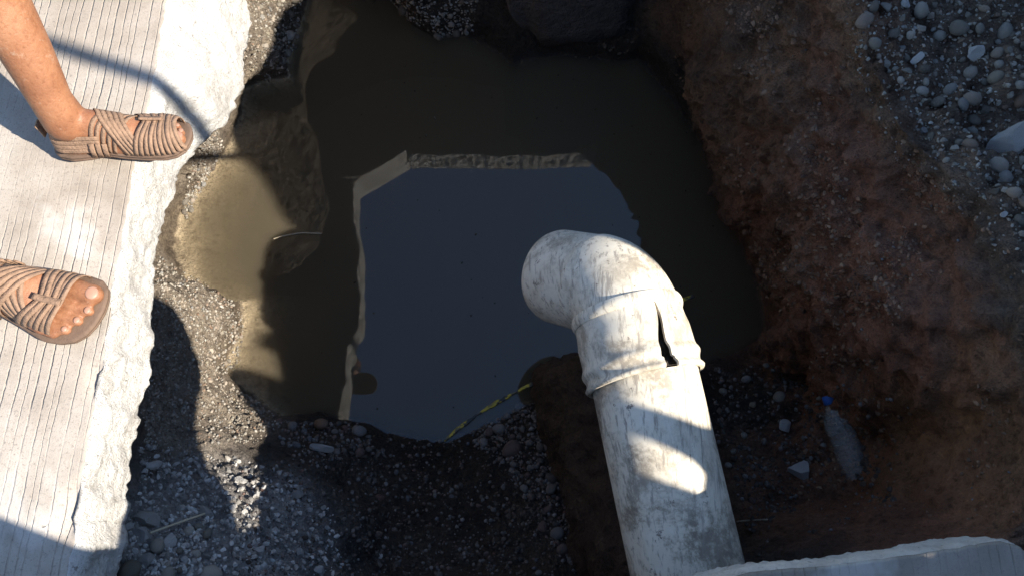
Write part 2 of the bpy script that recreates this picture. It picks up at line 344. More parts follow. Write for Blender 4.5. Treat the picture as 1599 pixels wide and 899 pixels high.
# street level ground round about, out to the horizon (a ring that leaves the pit free)
def ring_ground():
    n = 96; rad = [1.75, 2.4, 4, 9, 30, 120, 900]; vs = []
    for a in np.linspace(0, 2 * np.pi, n, endpoint=False):
        for k, r in enumerate(rad):
            vs.append((r * math.cos(a), .95 + r * math.sin(a), -.10 - (.18 if k == 0 else 0)))
    o = mesh_obj('ground_around', np.array(vs), grid_faces(n, len(rad), closed_n=True, flip=False), M['soil'])
    c = o.data.color_attributes.new('tone', 'FLOAT_COLOR', 'POINT'); c.data.foreach_set('color', np.tile([.26, .22, .18, 1.], len(vs)).astype(np.float32))
    return kind(o, 'structure')
ring_ground()
BV = BVHTree.FromPolygons(V.reshape(-1, 3).tolist(), soil_f.tolist())
def hit(px, py):
    r = BV.ray_cast(Vector((0, 0, CAMZ)), ray(px, py)); return (r[0], r[1]) if r[0] else (None, None)
def drop(x, y, z=.6):
    r = BV.ray_cast(Vector((x, y, z)), Vector((0, 0, -1))); return r[0]

# earth heap added out of frame on the right; crest shaped to shade the pit
TAN = math.tan(SUN_EL)
HP = [(-3, -.1), (-.6, -.15), (.222, -.235), (.232, -.435), (.282, -.435), (.292, -.27), (.345, -.27), (.36, -.46), (.48, -.46), (.50, -.415), (.62, -.40), (.645, -.30), (.68, -.20), (.72, -.155), (.76, -.12), (.80, -.08), (.86, .02), (.90, .06), (1.0, .11), (1.2, .18), (1.35, .16), (1.45, .10), (1.85, .10), (2.0, .4), (2.6, .3), (3.5, -.5)]
def heap():
    p = np.arange(-2.2, 3.2, .012); q = np.interp(p, [a for a, b in HP], [b for a, b in HP])
    s0 = -1.6; zc = q - s0 * TAN
    ax = -SUN_AZ; lat = np.array([.36, .933])
    cols = []
    for t in (-1, -.8, -.6, -.4, -.25, -.12, -.04, 0, .04, .12, .25, .4, .6, .8, 1):
        hgt = zc * (1 - abs(t)) ** 1.15 - .12 * abs(t); wd = .6
        s = s0 + t * wd
        b = ax[None] * s + lat[None] * p[:, None]
        cols.append(np.stack([b[:, 0], b[:, 1], hgt], 1))
    W = np.stack(cols, 1); W = W + np.stack([0 * W[..., 0], 0 * W[..., 0], .02 * fbm(W, 9, 4) * (np.abs(np.linspace(-1, 1, 15)) > .1)[None]], -1)
    o = mesh_obj('added_shade_heap', W.reshape(-1, 3), grid_faces(len(p), 15), M['soil'])
    bm = bmesh.new(); bm.from_mesh(o.data); bmesh.ops.recalc_face_normals(bm, faces=bm.faces); bm.to_mesh(o.data); bm.free()
    c = o.data.color_attributes.new('tone', 'FLOAT_COLOR', 'POINT'); c.data.foreach_set('color', np.tile([.2, .16, .12, 1.], len(o.data.vertices)).astype(np.float32))
    tag(o, 'unseen mound of earth added along the right bank to shade the pit', 'added shade caster')
heap()

# soil ridge that carries the pipe
PA, PB, PE = P(1023, 650, -.30), P(968, 452, -.295), P(870, 431, -.435)
P0 = P(1073, 880, -.335); P00 = P0 + (P0 - PA).normalized() * .5
def ridge():
    n, m = 90, 60; W = np.zeros((n, m, 3)); dirv = (PB - PA).normalized(); side = Vector((dirv.y, -dirv.x, 0)).normalized()
    for i in range(n):
        t = i / (n - 1); c = P0.lerp(PB, t * 1.0) ; c = c - dirv * (.12 - .13 * t)
        for j in range(m):
            a = (j / (m - 1)) * 2 - 1
            h = (1 - abs(a) ** 2.6) ** .7
            end = min(1, (1 - t) * 7) ** .6
            top = -.43 - .07 * t
            zz = -1.05 + (top + 1.05) * h * end
            wd = .150 + .05 * (1 - t) + (-1) * 0
            W[i, j] = (c.x - .035 + side.x * a * wd, c.y + side.y * a * wd + (1 - h) * .04, zz)
    nn = grid_normals(W); W = W + nn * (.045 * fbm(W, 8, 5, .6) + .012 * fbm(W, 40, 3))[..., None]
    o = mesh_obj('soil_ridge', W.reshape(-1, 3), grid_faces(n, m), M['soil'])
    bm = bmesh.new(); bm.from_mesh(o.data); bmesh.ops.recalc_face_normals(bm, faces=bm.faces)
    if sum(f.normal.z for f in bm.faces) < 0: bmesh.ops.reverse_faces(bm, faces=bm.faces)
    bm.to_mesh(o.data); bm.free()
    c = o.data.color_attributes.new('tone', 'FLOAT_COLOR', 'POINT'); c.data.foreach_set('color', np.tile([.115, .073, .05, 1.], len(o.data.vertices)).astype(np.float32))
    o.data.attributes.new('wet', 'FLOAT', 'POINT').data.foreach_set('value', np.full(len(o.data.vertices), .4, np.float32))
    kind(o, 'structure', 'brown soil ridge under the white pipe')
ridge()

# ------------------------------------------------------------------ water: clear interface over turbid, scattering water
def water():
    k = NT('turbid_water'); t = k.t; t.nodes.remove(k.b)
    fr = k.n('ShaderNodeFresnel'); fr.inputs['IOR'].default_value = 1.62
    tr = k.n('ShaderNodeBsdfTransparent'); gl = k.n('ShaderNodeBsdfGlossy'); gl.inputs['Roughness'].default_value = .012
    nz = k.noise(5, 2, .5); b = k.bump(nz, .003, .004); k.l(b, gl.inputs['Normal']); k.l(b, fr.inputs['Normal'])
    mx = k.n('ShaderNodeMixShader'); geo = k.n('ShaderNodeNewGeometry'); bf = geo.outputs['Backfacing']
    fac = k.math('ADD', k.math('MULTIPLY', fr.outputs[0], k.math('SUBTRACT', 1.0, bf)), k.math('MULTIPLY', bf, .05)); k.l(fac, mx.inputs[0]); k.l(tr.outputs[0], mx.inputs[1]); k.l(gl.outputs[0], mx.inputs[2])
    k.l(mx.outputs[0], k.out.inputs['Surface'])
    pv = k.n('ShaderNodeVolumePrincipled'); pv.inputs['Color'].default_value = (.45, .395, .295, 1); pv.inputs['Density'].default_value = 40; pv.inputs['Anisotropy'].default_value = .2
    k.l(pv.outputs[0], k.out.inputs['Volume'])
    x0, x1, y0, y1 = -1.35, 1.15, .0, 2.3; z0, z1 = -1.36, WATER
    v = [(x0, y0, z0), (x1, y0, z0), (x1, y1, z0), (x0, y1, z0), (x0, y0, z1), (x1, y0, z1), (x1, y1, z1), (x0, y1, z1)]
    f = [(0, 3, 2, 1), (4, 5, 6, 7), (0, 1, 5, 4), (1, 2, 6, 5), (2, 3, 7, 6), (3, 0, 4, 7)]
    kind(mesh_obj('water', v, f, k.m, smooth=False), 'structure', 'still murky brown water filling the pit')
water()

# ------------------------------------------------------------------ white sewer pipe with a cracked elbow
def pvc():
    k = NT('dirty_white_pvc')
    sm = k.noise(9, 6, .7, dist=.4); fine = k.noise(70, 5, .75); st = k.n('ShaderNodeMapping'); st.inputs['Scale'].default_value = (90, 9, 90); k.l(k.co, st.inputs['Vector'])
    scr = k.noise(1.2, 5, .7, co=st.outputs[0])
    c = k.mix(k.ramp(sm, [(.35, (0, 0, 0)), (.7, (1, 1, 1))]), (.70, .64, .52), (.56, .475, .345))
    dirt = k.ramp(k.math('MULTIPLY', sm, k.math('ADD', fine, .45)), [(.44, (0, 0, 0)), (.58, (1, 1, 1))])
    mask = k.ramp(k.noise(3.2, 3, .5), [(.36, (.35, .35, .35)), (.55, (1, 1, 1))]); c = k.mix(k.math('MULTIPLY', k.math('MULTIPLY', dirt, mask), .95), c, (.20, .165, .125))
    c = k.mix(k.ramp(scr, [(.53, (0, 0, 0)), (.62, (.85, .85, .85))]), c, (.30, .26, .21))
    c = k.mix(k.ramp(k.noise(33, 5, .8), [(.62, (0, 0, 0)), (.67, (.9, .9, .9))]), c, (.16, .125, .10))
    return k.fin(c, k.ramp(fine, [(.3, (.38,) * 3), (.7, (.62,) * 3)]), k.bump(fine, .25, .002), .45)
M['pvc'] = pvc()
def tube(name, spine, rad, mat, parent=None, nseg=96, slit=None, thick=.007, bottom_open=True):
    """spine: list of Vector; rad: list of radii. slit(s)->(centre angle, half width) opens the wall."""
    n = len(spine); V1 = []; V2 = []
    up = Vector((0, 0, 1)); s = 0
    for i in range(n):
        tdir = (spine[min(i + 1, n - 1)] - spine[max(i - 1, 0)]).normalized()
        sx = tdir.cross(up).normalized(); uz = sx.cross(tdir).normalized()
        if i: s += (spine[i] - spine[i - 1]).length
        c, hw = slit(s) if slit else (0, 0)
        for rr, L in ((rad[i], V1), (rad[i] - thick, V2)):
            row = []
            for j in range(nseg + 1):
                a = c + hw + (2 * math.pi - 2 * hw) * j / nseg
                row.append(spine[i] + (sx * math.cos(a) + uz * math.sin(a)) * rr)
            L.append(row)
    A = np.array([[list(v) for v in r] for r in V1]); B = np.array([[list(v) for v in r] for r in V2])
    m = nseg + 1; fa = grid_faces(n, m).tolist(); fb = [[q + n * m for q in f[::-1]] for f in fa]; fc = []
    for j in range(nseg):
        fc.append([j, j + 1, n * m + j + 1, n * m + j]); b = (n - 1) * m
        fc.append([b + j + 1, b + j, n * m + b + j, n * m + b + j + 1])
    if slit:
        for i in range(n - 1):
            fc.append([i * m, (i + 1) * m, n * m + (i + 1) * m, n * m + i * m][::-1])
            e = m - 1; fc.append([i * m + e, (i + 1) * m + e, n * m + (i + 1) * m + e, n * m + i * m + e])
    o = mesh_obj(name, np.concatenate([A.reshape(-1, 3), B.reshape(-1, 3)]), fa + fb + fc, mat, parent)
    bm = bmesh.new(); bm.from_mesh(o.data)
    if not slit: bmesh.ops.remove_doubles(bm, verts=bm.verts, dist=1e-5)
    bmesh.ops.recalc_face_normals(bm, faces=bm.faces)
    for e in bm.edges:
        if len(e.link_faces) == 2 and e.calc_face_angle(0) > R(50): e.smooth = False
    bm.to_mesh(o.data); bm.free(); return o
def pipe():
    root = empty('sewer_pipe', (P0.x, P0.y, -.45)); bpy.context.view_layer.update()
    inv = root.matrix_world.inverted()
    r = .1085; u = (PB - PA).normalized()
    PC = P(1008, 596, -.298)                                     # lip of the bell
    sp = [P00.lerp(PC + u * .012, i / 40) for i in range(41)]
    straight = tube('pipe_length', sp, [r] * 41, M['pvc'])
    # elbow: bell socket, bend, spigot
    w_ = (PE - PB).normalized()
    pts, rad = [], []
    L = (PB - PC).length
    def bell(s):
        rb = r + .0085
        lip = .006 * math.exp(-((s - .006) / .006) ** 2) + .006 * math.exp(-((s - .036) / .010) ** 2)
        return rb + lip - .004 * ss(.085, .125, np.array(s)) 
    s1 = L - .062
    for i in range(45):
        s = s1 * i / 44; pts.append(PC + u * s); rad.append(float(bell(s)))
    b0 = PB - u * .062; b1 = PB + w_ * .062
    for i in range(1, 26):
        t = i / 25; pts.append(b0.lerp(PB, t).lerp(PB.lerp(b1, t), t)); rad.append(r + .0025 - .003 * math.sin(t * math.pi))
    Lw = (PE - b1).length
    for i in range(1, 22):
        t = i / 21; s = Lw * t
        pts.append(b1 + w_ * s); rad.append(r + .000 - .004 * float(ss(.9, 1.0, np.array(t))))
    def slit(s):
        h = max(0.0, 1 - s / .15) ** 1.1 * .115
        return R(74) + .05 * math.sin(s * 40) * (s > .02), max(h, .0015) if s < .17 else 0.0
    elbow = tube('elbow', pts, rad, M['pvc'], slit=slit)
    # raised seam where the bend leaves the socket
    k0 = PC + u * (s1 + .005)
    seam = tube('collar', [k0 + u * (.004 * i - .012) for i in range(7)], [r + .006 + .0035 * math.sin(i / 6 * math.pi) for i in range(7)], M['pvc'], thick=.004)
    # packed mud inside the socket, seen through the crack
    mud = tube('packed_mud', [PC + u * (.002 + .012 * i) for i in range(14)], [r - .012 + .006 * math.sin(i * 1.9) for i in range(14)], M['soil'], thick=.02, nseg=60)
    mv = np.array([v.co for v in mud.data.vertices]); dn = .006 * fbm(mv, 70, 3)
    for v, q in zip(mud.data.vertices, dn): v.co.z += float(q)
    c = mud.data.color_attributes.new('tone', 'FLOAT_COLOR', 'POINT'); c.data.foreach_set('color', np.tile([.07, .06, .05, 1.], len(mud.data.vertices)).astype(np.float32))
    for o in (straight, elbow, seam, mud):
        o.parent = root; o.matrix_parent_inverse = inv
    elbow['label'] = 'white pipe elbow with a wedge-shaped crack above its ridged socket'
    tag(root, 'thick dirty white plastic sewer pipe ending in a cracked elbow above the water', 'pipe')
pipe()

# ------------------------------------------------------------------ things added out of frame towards the sun to shade pit and slab
def capsule(a, b, ra, rb, n=20, rings=6):
    a, b = Vector(a), Vector(b); d = (b - a); L = d.length; d = d.normalized() if L > 1e-6 else Vector((0, 0, 1))
    x = d.orthogonal().normalized(); y = d.cross(x); vs = []; fs = []; rows = []
    for k in range(rings + 1):
        t = -math.pi / 2 + (math.pi / 2) * k / rings; rows.append((a + d * math.sin(t) * ra, math.cos(t) * ra))
    for k in range(rings + 1):
        t = (math.pi / 2) * k / rings; rows.append((b + d * math.sin(t) * rb, math.cos(t) * rb))
    for c, r in rows:
        r = max(r, 1e-4)
        for j in range(n):
            w_ = 2 * math.pi * j / n; vs.append(c + (x * math.cos(w_) + y * math.sin(w_)) * r)
    fs = grid_faces(len(rows), n, closed_m=True).tolist(); fs.append(list(range(n))[::-1]); fs.append([(len(rows) - 1) * n + j for j in range(n)])
    return vs, fs
def ellipsoid(c, r, rot=None, n=24):
    vs, fs = capsule((0, 0, 0), (0, 0, 1e-5), 1, 1, n, 10); m = Matrix.Diagonal((*r, 1)); m = (rot.to_matrix().to_4x4() @ m) if rot else m
    return [m @ v + Vector(c) for v in vs], fs
def merge(parts):
    V_, F_ = [], []
    for vs, fs in parts:
        o = len(V_); V_ += [tuple(v) for v in vs]; F_ += [[q + o for q in f] for f in fs]
    return V_, F_
def tubes(segs): return merge([capsule(a, b, ra, rb, 14, 4) for a, b, ra, rb in segs])
def box(c, s, rz=0):
    m = Matrix.Translation(c) @ Matrix.Rotation(rz, 4, 'Z')
    v = [m @ Vector((sx * s[0] / 2, sy * s[1] / 2, sz * s[2] / 2)) for sx in (-1, 1) for sy in (-1, 1) for sz in (-1, 1)]
    return v, [(0, 1, 3, 2), (4, 6, 7, 5), (0, 4, 5, 1), (2, 3, 7, 6), (0, 2, 6, 4), (1, 5, 7, 3)]
M['steel'] = mat_simple('worn_steel', (.22, .2, .18), .5, .35, 25)
M['rubber'] = mat_simple('black_rubber', (.03, .03, .03), .7)
M['green'] = mat_simple('green_painted_steel', (.06, .13, .08), .45, .3, 20)
def sunpos(p_, s_, z=0): return Vector((-SUN_AZ[0] * s_ + .36 * p_, -SUN_AZ[1] * s_ + .933 * p_, z))
def added_barrow():  # unseen barrow added so its tray shades the left bank
    base = sunpos(-.04, -.55); root = empty('added_barrow', (base.x, base.y, 0)); bpy.context.view_layer.update()
    # tray lies across the light: front lip towards the pit
    u = Vector((.36, .933, 0)); v = Vector((.933, -.36, 0)); z0 = .50; z1 = .67
    def ring(l0, l1, wd, z): return [base + u * l0 - v * wd + Vector((0, 0, z)), base + u * l1 - v * wd + Vector((0, 0, z)), base + u * l1 + v * wd + Vector((0, 0, z)), base + u * l0 + v * wd + Vector((0, 0, z))]
    A = ring(-.38, .20, .10, z0); B = ring(-.50, .30, .13, z1); A2 = ring(-.365, .185, .088, z0 + .012); B2 = ring(-.485, .285, .118, z1 + .002)
    vs = A + B + A2 + B2; fs = [(3, 2, 1, 0), (8, 9, 10, 11)]
    for k in range(4):
        n = (k + 1) % 4; fs += [(k, n, 4 + n, 4 + k), (8 + n, 8 + k, 12 + k, 12 + n), (4 + k, 4 + n, 12 + n, 12 + k)]
    parts = [mesh_obj('tray', vs, fs, M['green'], smooth=False)]
    for sgn in (-1, 1):
        parts.append(mesh_obj('handle', *tubes([(base - u * .18 + v * .06 * sgn + Vector((0, 0, z0 - .02)), base - u * 1.1 + v * .27 * sgn + Vector((0, 0, .70)), .016, .016)]), M['steel']))
        parts.append(mesh_obj('leg', *tubes([(base - u * .42 + v * .10 * sgn + Vector((0, 0, z0)), base - u * .46 + v * .13 * sgn + Vector((0, 0, .013)), .013, .013)]), M['steel']))
    wc = base - u * .22 + Vector((0, 0, .19)); segs = []
    for k in range(20):
        a, b = 2 * math.pi * k / 20, 2 * math.pi * (k + 1) / 20
        segs.append((wc + u * math.cos(a) * .155 + Vector((0, 0, math.sin(a) * .155)), wc + u * math.cos(b) * .155 + Vector((0, 0, math.sin(b) * .155)), .032, .032))
    wh = mesh_obj('wheel', *tubes(segs), M['rubber']); parts.append(wh)
    for o in parts: o.parent = root; o.matrix_parent_inverse = root.matrix_world.inverted()
    tag(root, 'green barrow added out of view near the pit to shade its left bank', 'added_barrow')
added_barrow()
def added_bent_tube():  # unseen tube added to cast the thin shadow band across the slab
    a = sunpos(1.05, -1.62, .9); b = sunpos(.62, -1.2, 1.24); c = sunpos(.553, -1.2, 1.34); d_ = sunpos(.553, -1.2, 2.2)
    tag(mesh_obj('added_bent_tube', *tubes([(a, b, .016, .016), (b, c, .016, .016), (c, d_, .016, .016)]), M['steel']), 'bent tube added out of view to cast the thin shadow on the slab', 'steel tube')
added_bent_tube()

# ------------------------------------------------------------------ stones, gravel and rubble
def ico(sub):
    bm = bmesh.new(); bmesh.ops.create_icosphere(bm, subdivisions=sub, radius=1); bm.verts.ensure_lookup_table()
    v = np.array([x_.co for x_ in bm.verts]); f = np.array([[q.index for q in x_.verts] for x_ in bm.faces]); bm.free(); return v, f
ICO3, ICO1 = ico(3), ico(1)
def stone_verts(base, seed, angular):
    v = base.copy(); rg = np.random.default_rng(seed)
    if angular:
        for _ in range(11):
            n = rg.normal(size=3); n /= np.linalg.norm(n); d_ = rg.uniform(.45, .8); e = v @ n; v = v - np.outer(np.clip(e - d_, 0, None), n)
        v *= 1 + .10 * fbm(v + seed, 2.2, 3)[:, None]
    else:
        v = v * (1 + .22 * fbm(v + seed * 3.7, 1.1, 2) + .03 * fbm(v + seed, 5, 2))[:, None]
    return v * np.array([1, rg.uniform(.68, .92), rg.uniform(.5, .72)])
def stone_mesh(name, seed, angular, mat):
    v = stone_verts(ICO3[0] if angular else ico(2)[0], seed, angular); f = ICO3[1] if angular else ico(2)[1]
    me = bpy.data.meshes.new(name); me.from_pydata(v.tolist(), [], f.tolist()); me.materials.append(mat)
    me.polygons.foreach_set('use_smooth', [not angular] * len(me.polygons)); return me
ROUND = {m: [stone_mesh('stone', k, False, M[m]) for k in range(9)] for m in ('stone', 'stone_dark')}
ROUGH = [stone_mesh('stone', 60 + k, True, M['stone']) for k in range(7)]
SHARP = [stone_mesh('rubble_piece', 40 + k, True, M['chunk']) for k in range(7)]
def place_stone(px, py, w_px, me, name, label, cat, group=None, sink=.25, squash=1.0, h=None):
    loc, nrm = h if h else hit(px, py)
    if loc is None or loc.z < WATER - .03: return None
    depth = (loc - Vector((0, 0, CAMZ))).dot(Vector((0, CT, -ST))); r = w_px / 2 * depth / F
    if nrm.z < 0: nrm = -nrm
    o = bpy.data.objects.new(name, me); COL.objects.link(o)
    q = Vector((0, 0, 1)).rotation_difference(nrm); q = Vector((0, 0, 1)).rotation_difference(nrm.lerp(Vector((0, 0, 1)), .3).normalized())
    from mathutils import Euler
    o.rotation_euler = (q.to_matrix() @ Euler((random.gauss(0, .2), random.gauss(0, .2), random.uniform(0, 6.28))).to_matrix()).to_euler()
    o.scale = (r, r * squash, r); o.location = loc + nrm * r * (.6 - sink)
    tag(o, label, cat, group); return o
def inside(px, py, poly):
    c = False; n = len(poly)
    for i in range(n):
        (x1, y1), (x2, y2) = poly[i], poly[i - 1]
        if (y1 > py) != (y2 > py) and px < (x2 - x1) * (py - y1) / (y2 - y1) + x1: c = not c
    return c
TAKEN = []
def scatter(poly, n, smin, smax, me_list, name, label, cat, group, power=2.2, gap=.9, sink=.38):
    xs = [p[0] for p in poly]; ys = [p[1] for p in poly]; k = 0; tries = 0
    while k < n and tries < n * 40:
        tries += 1; px, py = random.uniform(min(xs), max(xs)), random.uniform(min(ys), max(ys))
        if not inside(px, py, poly): continue
        sz = smin + (smax - smin) * random.random() ** power
        if any((px - a) ** 2 + (py - b) ** 2 < (gap * (sz + c) / 2) ** 2 for a, b, c in TAKEN): continue
        if place_stone(px, py, sz, random.choice(me_list), name, label, cat, group, sink): TAKEN.append((px, py, sz)); k += 1
def gravel(polys, name, label, mat, smin=2.5, smax=9, angular=False, clump=0, sink=0.0):
    VV, FF, RN = [], [], []; o = 0
    for poly, n in polys:
        xs = [p[0] for p in poly]; ys = [p[1] for p in poly]; k = 0; tries = 0
        while k < n and tries < n * 30:
            tries += 1; px, py = random.uniform(min(xs), max(xs)), random.uniform(min(ys), max(ys))
            if not inside(px, py, poly): continue
            loc, nrm = hit(px, py)
            if loc is None or loc.z < WATER - .01: continue
            if clump and float(fbm(np.array([list(loc)]), clump, 2)[0]) < random.uniform(-.1, .35): continue
            k += 1; sz = smin + (smax - smin) * random.random() ** 2.5
            r = sz / 2 * (loc - Vector((0, 0, CAMZ))).dot(Vector((0, CT, -ST))) / F
            v = STV[angular][random.randrange(12)]; a = random.uniform(0, 6.28); ca, sa = math.cos(a), math.sin(a); tl = random.gauss(0, .35)
            w_ = np.stack([v[:, 0] * ca - v[:, 1] * sa, v[:, 0] * sa + v[:, 1] * ca, v[:, 2] + tl * v[:, 0]], 1) * r
            VV.append(w_ + np.array(loc) + np.array(nrm if nrm.z > 0 else -nrm) * r * (.2 - sink)); FF.append(ICO1[1] + o); RN.append(np.full(len(v), random.random())); o += len(v)
    ob = mesh_obj(name, np.concatenate(VV), np.concatenate(FF), mat, smooth=not angular); ob.data.attributes.new('rnd', 'FLOAT', 'POINT').data.foreach_set('value', np.concatenate(RN).astype(np.float32))
    return kind(ob, 'stuff', label)
STV = {a: [stone_verts(ICO1[0], 90 + k, a) for k in range(12)] for a in (False, True)}
ZA = [(1345, 0), (1599, 0), (1599, 430), (1575, 350), (1530, 285), (1460, 240), (1425, 195), (1400, 130), (1365, 80)]
ZB = [(760, 640), (860, 622), (905, 700), (910, 830), (880, 880), (830, 800), (780, 720), (740, 690)]
ZC = [(285, 330), (300, 250), (335, 190), (350, 230), (318, 290), (290, 345)]
ZD = [(190, 800), (240, 780), (330, 800), (340, 899), (185, 899)]
ZD2 = [(430, 655), (560, 660), (590, 700), (520, 720), (440, 700)]
ZE = [(1105, 590), (1200, 560), (1290, 620), (1290, 720), (1230, 790), (1150, 780), (1120, 690)]
ZF = [(345, 0), (470, 0), (465, 70), (420, 130), (390, 110), (360, 60)]
ZG = [(600, 0), (745, 0), (740, 50), (690, 58), (640, 35)]
# the ones that can be told apart in the picture
def solo(px, py, sz, me, name, label, cat, **kw):
    o = place_stone(px, py, sz, me, name, label, cat, **kw); TAKEN.append((px, py, sz)); return o
o = solo(1572, 212, 92, SHARP[0], 'rock', 'largest pale angular rock on the right bank, at the picture edge', 'rock', sink=.3, squash=.85)
A_, S_ = ROUND['stone'], SHARP
RIGHT = [(1498, 45, 33, A_[0], 'big oval grey stone near the top of the right bank'), (1520, 80, 34, S_[1], 'rough pale lump just below the big oval stone on the right bank'), (1435, 93, 23, S_[2], 'squarish pale stone standing alone beside the red earth'), (1513, 112, 24, A_[1], 'grey stone under the rough pale lump on the right bank'), (1518, 152, 32, A_[2], 'smooth pale egg-shaped stone above the largest angular rock'), (1438, 143, 21, A_[3], 'flat pale stone at the inner edge of the right gravel'), (1521, 190, 22, A_[4], 'rounded stone directly left of the largest angular rock'), (1563, 50, 31, A_[5], 'dark tapering stone near the top right corner'), (1557, 85, 22, A_[6], 'stone between the dark tapering stone and the brown one below'), (1558, 122, 26, A_[7], 'upright brownish stone above the largest angular rock'), (1592, 158, 22, A_[8], 'stone at the right picture edge just above the largest rock'), (1437, 15, 27, A_[1], 'long stone at the top edge of the right bank'), (1413, 10, 20, S_[3], 'angular stone left of the long stone at the top edge'), (1500, 165, 26, A_[0], 'brown flat stone left of the egg-shaped pale stone'), (1515, 228, 26, A_[3], 'flat stone at the lower left foot of the largest rock'), (1558, 256, 29, A_[5], 'narrow stone just below the largest angular rock'), (1568, 277, 26, A_[7], 'pale stone second below the largest angular rock'), (1442, 110, 19, A_[8], 'small stone touching the squarish pale stone from below'), (1350, 32, 30, A_[6], 'leftmost big stone on the crumbling lip of the right bank'), (1362, 10, 22, A_[2], 'grey stone at the top edge above the leftmost bank stone'), (1585, 300, 22, A_[1], 'stone at the right picture edge below the pale stone pair'), (1592, 345, 24, A_[4], 'lowest large stone at the right picture edge')]
for (px, py, sz, me, lab) in RIGHT: solo(px, py, sz, me, 'stone', lab, 'stone', group='stones on the right bank')
scatter(ZA, 95, 10, 24, A_ + ROUGH + ROUGH + S_[:2], 'stone', 'grey river stone among the gravel on the shaded right bank', 'stone', 'stones on the right bank', gap=.8)
solo(1250, 735, 48, SHARP[4], 'concrete_fragment', 'pale angular concrete fragment lying left of the plastic bottle', 'fragment', sink=.35)
solo(1224, 666, 30, SHARP[5], 'concrete_fragment', 'small square concrete fragment on the mud above the larger fragment', 'fragment', sink=.3)
solo(1217, 623, 22, ROUND['stone'][5], 'stone', 'round tan stone on the mud at the foot of the clay wall', 'stone')
solo(502, 668, 32, ROUND['stone'][2], 'stone', 'large oval cream stone at the near water edge', 'stone', sink=.2)
solo(560, 676, 24, ROUND['stone_dark'][4], 'stone', 'reddish stone at the water edge beside the large cream stone', 'stone')
solo(500, 703, 40, SHARP[2], 'concrete_fragment', 'long pale concrete fragment below the large cream stone', 'fragment', squash=.45)
solo(798, 704, 34, ROUND['stone_dark'][1], 'stone', 'largest reddish brown cobble among the pebbles left of the pipe', 'stone')
solo(238, 727, 36, SHARP[3], 'concrete_fragment', 'pale blue-grey concrete fragment against the base of the slab', 'fragment', squash=.6)
solo(233, 815, 46, SHARP[6], 'concrete_fragment', 'sunlit white concrete fragment beside the slab base', 'fragment')
solo(222, 838, 40, SHARP[1], 'concrete_fragment', 'second white concrete fragment just below the sunlit one', 'fragment')
solo(243, 854, 28, ROUND['stone'][0], 'stone', 'smooth grey oval stone below the white concrete fragments', 'stone')
solo(683, 57, 15, ROUND['stone'][2], 'stone', 'pale round pebble at the tip of the far gravel bank', 'stone')
scatter(ZB, 62, 10, 24, ROUND['stone_dark'], 'stone', 'dark rounded pebble in the bank left of the white pipe', 'stone', 'pebbles left of the pipe', power=1.8, gap=.75)
scatter(ZC, 16, 9, 17, A_, 'stone', 'sunlit pebble in the gravel strip under the slab edge', 'stone', 'pebbles under the slab edge', gap=.7)
scatter(ZD, 34, 12, 40, SHARP + A_[:3], 'rubble_piece', 'grey piece of broken rubble in the near left corner', 'rubble', 'rubble in the near left corner', gap=.7)
scatter(ZD2, 16, 9, 20, ROUND['stone_dark'] + A_[:2], 'stone', 'wet pebble along the near water edge', 'stone', 'pebbles along the near water edge')
scatter(ZE, 22, 9, 17, A_ + ROUGH + ROUND['stone_dark'], 'stone', 'scattered small stone on the mud right of the white pipe', 'stone', 'stones right of the pipe', gap=1.6)
scatter(ZF, 24, 10, 20, A_ + ROUGH, 'stone', 'stone in the rubble bank beyond the white concrete bulge', 'stone', 'stones beyond the concrete bulge', gap=.7)
scatter(ZG, 14, 9, 18, A_ + ROUGH, 'stone', 'grey stone in the small far gravel bank', 'stone', 'stones in the far gravel bank', gap=.7)
scatter([(225, 700), (330, 720), (520, 790), (540, 899), (340, 899), (330, 800), (215, 770)], 30, 10, 30, SHARP, 'rubble_piece', 'grey rubble lump on the pale heap right of the slab base', 'rubble', 'rubble lumps on the pale heap', gap=1.1, sink=.4)
scatter([(560, 720), (860, 740), (890, 899), (400, 899), (380, 800)], 26, 9, 17, ROUND['stone_dark'] + S_[:1], 'stone', 'small stone half sunk in the dark near bank', 'stone', 'stones in the near bank', gap=2)
gravel([(ZA, 1300), ([(1300, 0), (1350, 0), (1400, 110), (1430, 190), (1530, 290), (1580, 380), (1560, 420), (1480, 310), (1400, 250), (1340, 120)], 260)], 'gravel_right_bank', 'fine grey gravel on the right bank', M['stone'], 2.5, 11, True)
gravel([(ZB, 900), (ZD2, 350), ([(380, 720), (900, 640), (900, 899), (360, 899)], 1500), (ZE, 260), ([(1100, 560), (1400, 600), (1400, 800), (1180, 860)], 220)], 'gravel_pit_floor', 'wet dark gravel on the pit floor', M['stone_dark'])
gravel([(ZC, 500), (ZF, 700), (ZG, 400), ([(232, 390), (300, 430), (380, 480), (380, 560), (345, 590), (450, 660), (400, 690), (225, 700)], 2600), ([(330, 0), (400, 0), (370, 130), (350, 190)], 200)], 'gravel_left_bank', 'tan gravel and sand on the left bank', M['stone'], 2, 7)
gravel([(ZD, 350), ([(220, 690), (440, 730), (520, 800), (540, 899), (200, 899)], 1800)], 'rubble_crumbs', 'grey crumbs of broken concrete in the near left corner', M['chunk'], 2, 15, True)
gravel([([(1210, 100), (1340, 30), (1500, 300), (1599, 430), (1599, 820), (1300, 780), (1200, 500)], 110)], 'clay_pebbles', 'tiny stones bedded in the clay wall', M['stone_dark'], 2, 7)

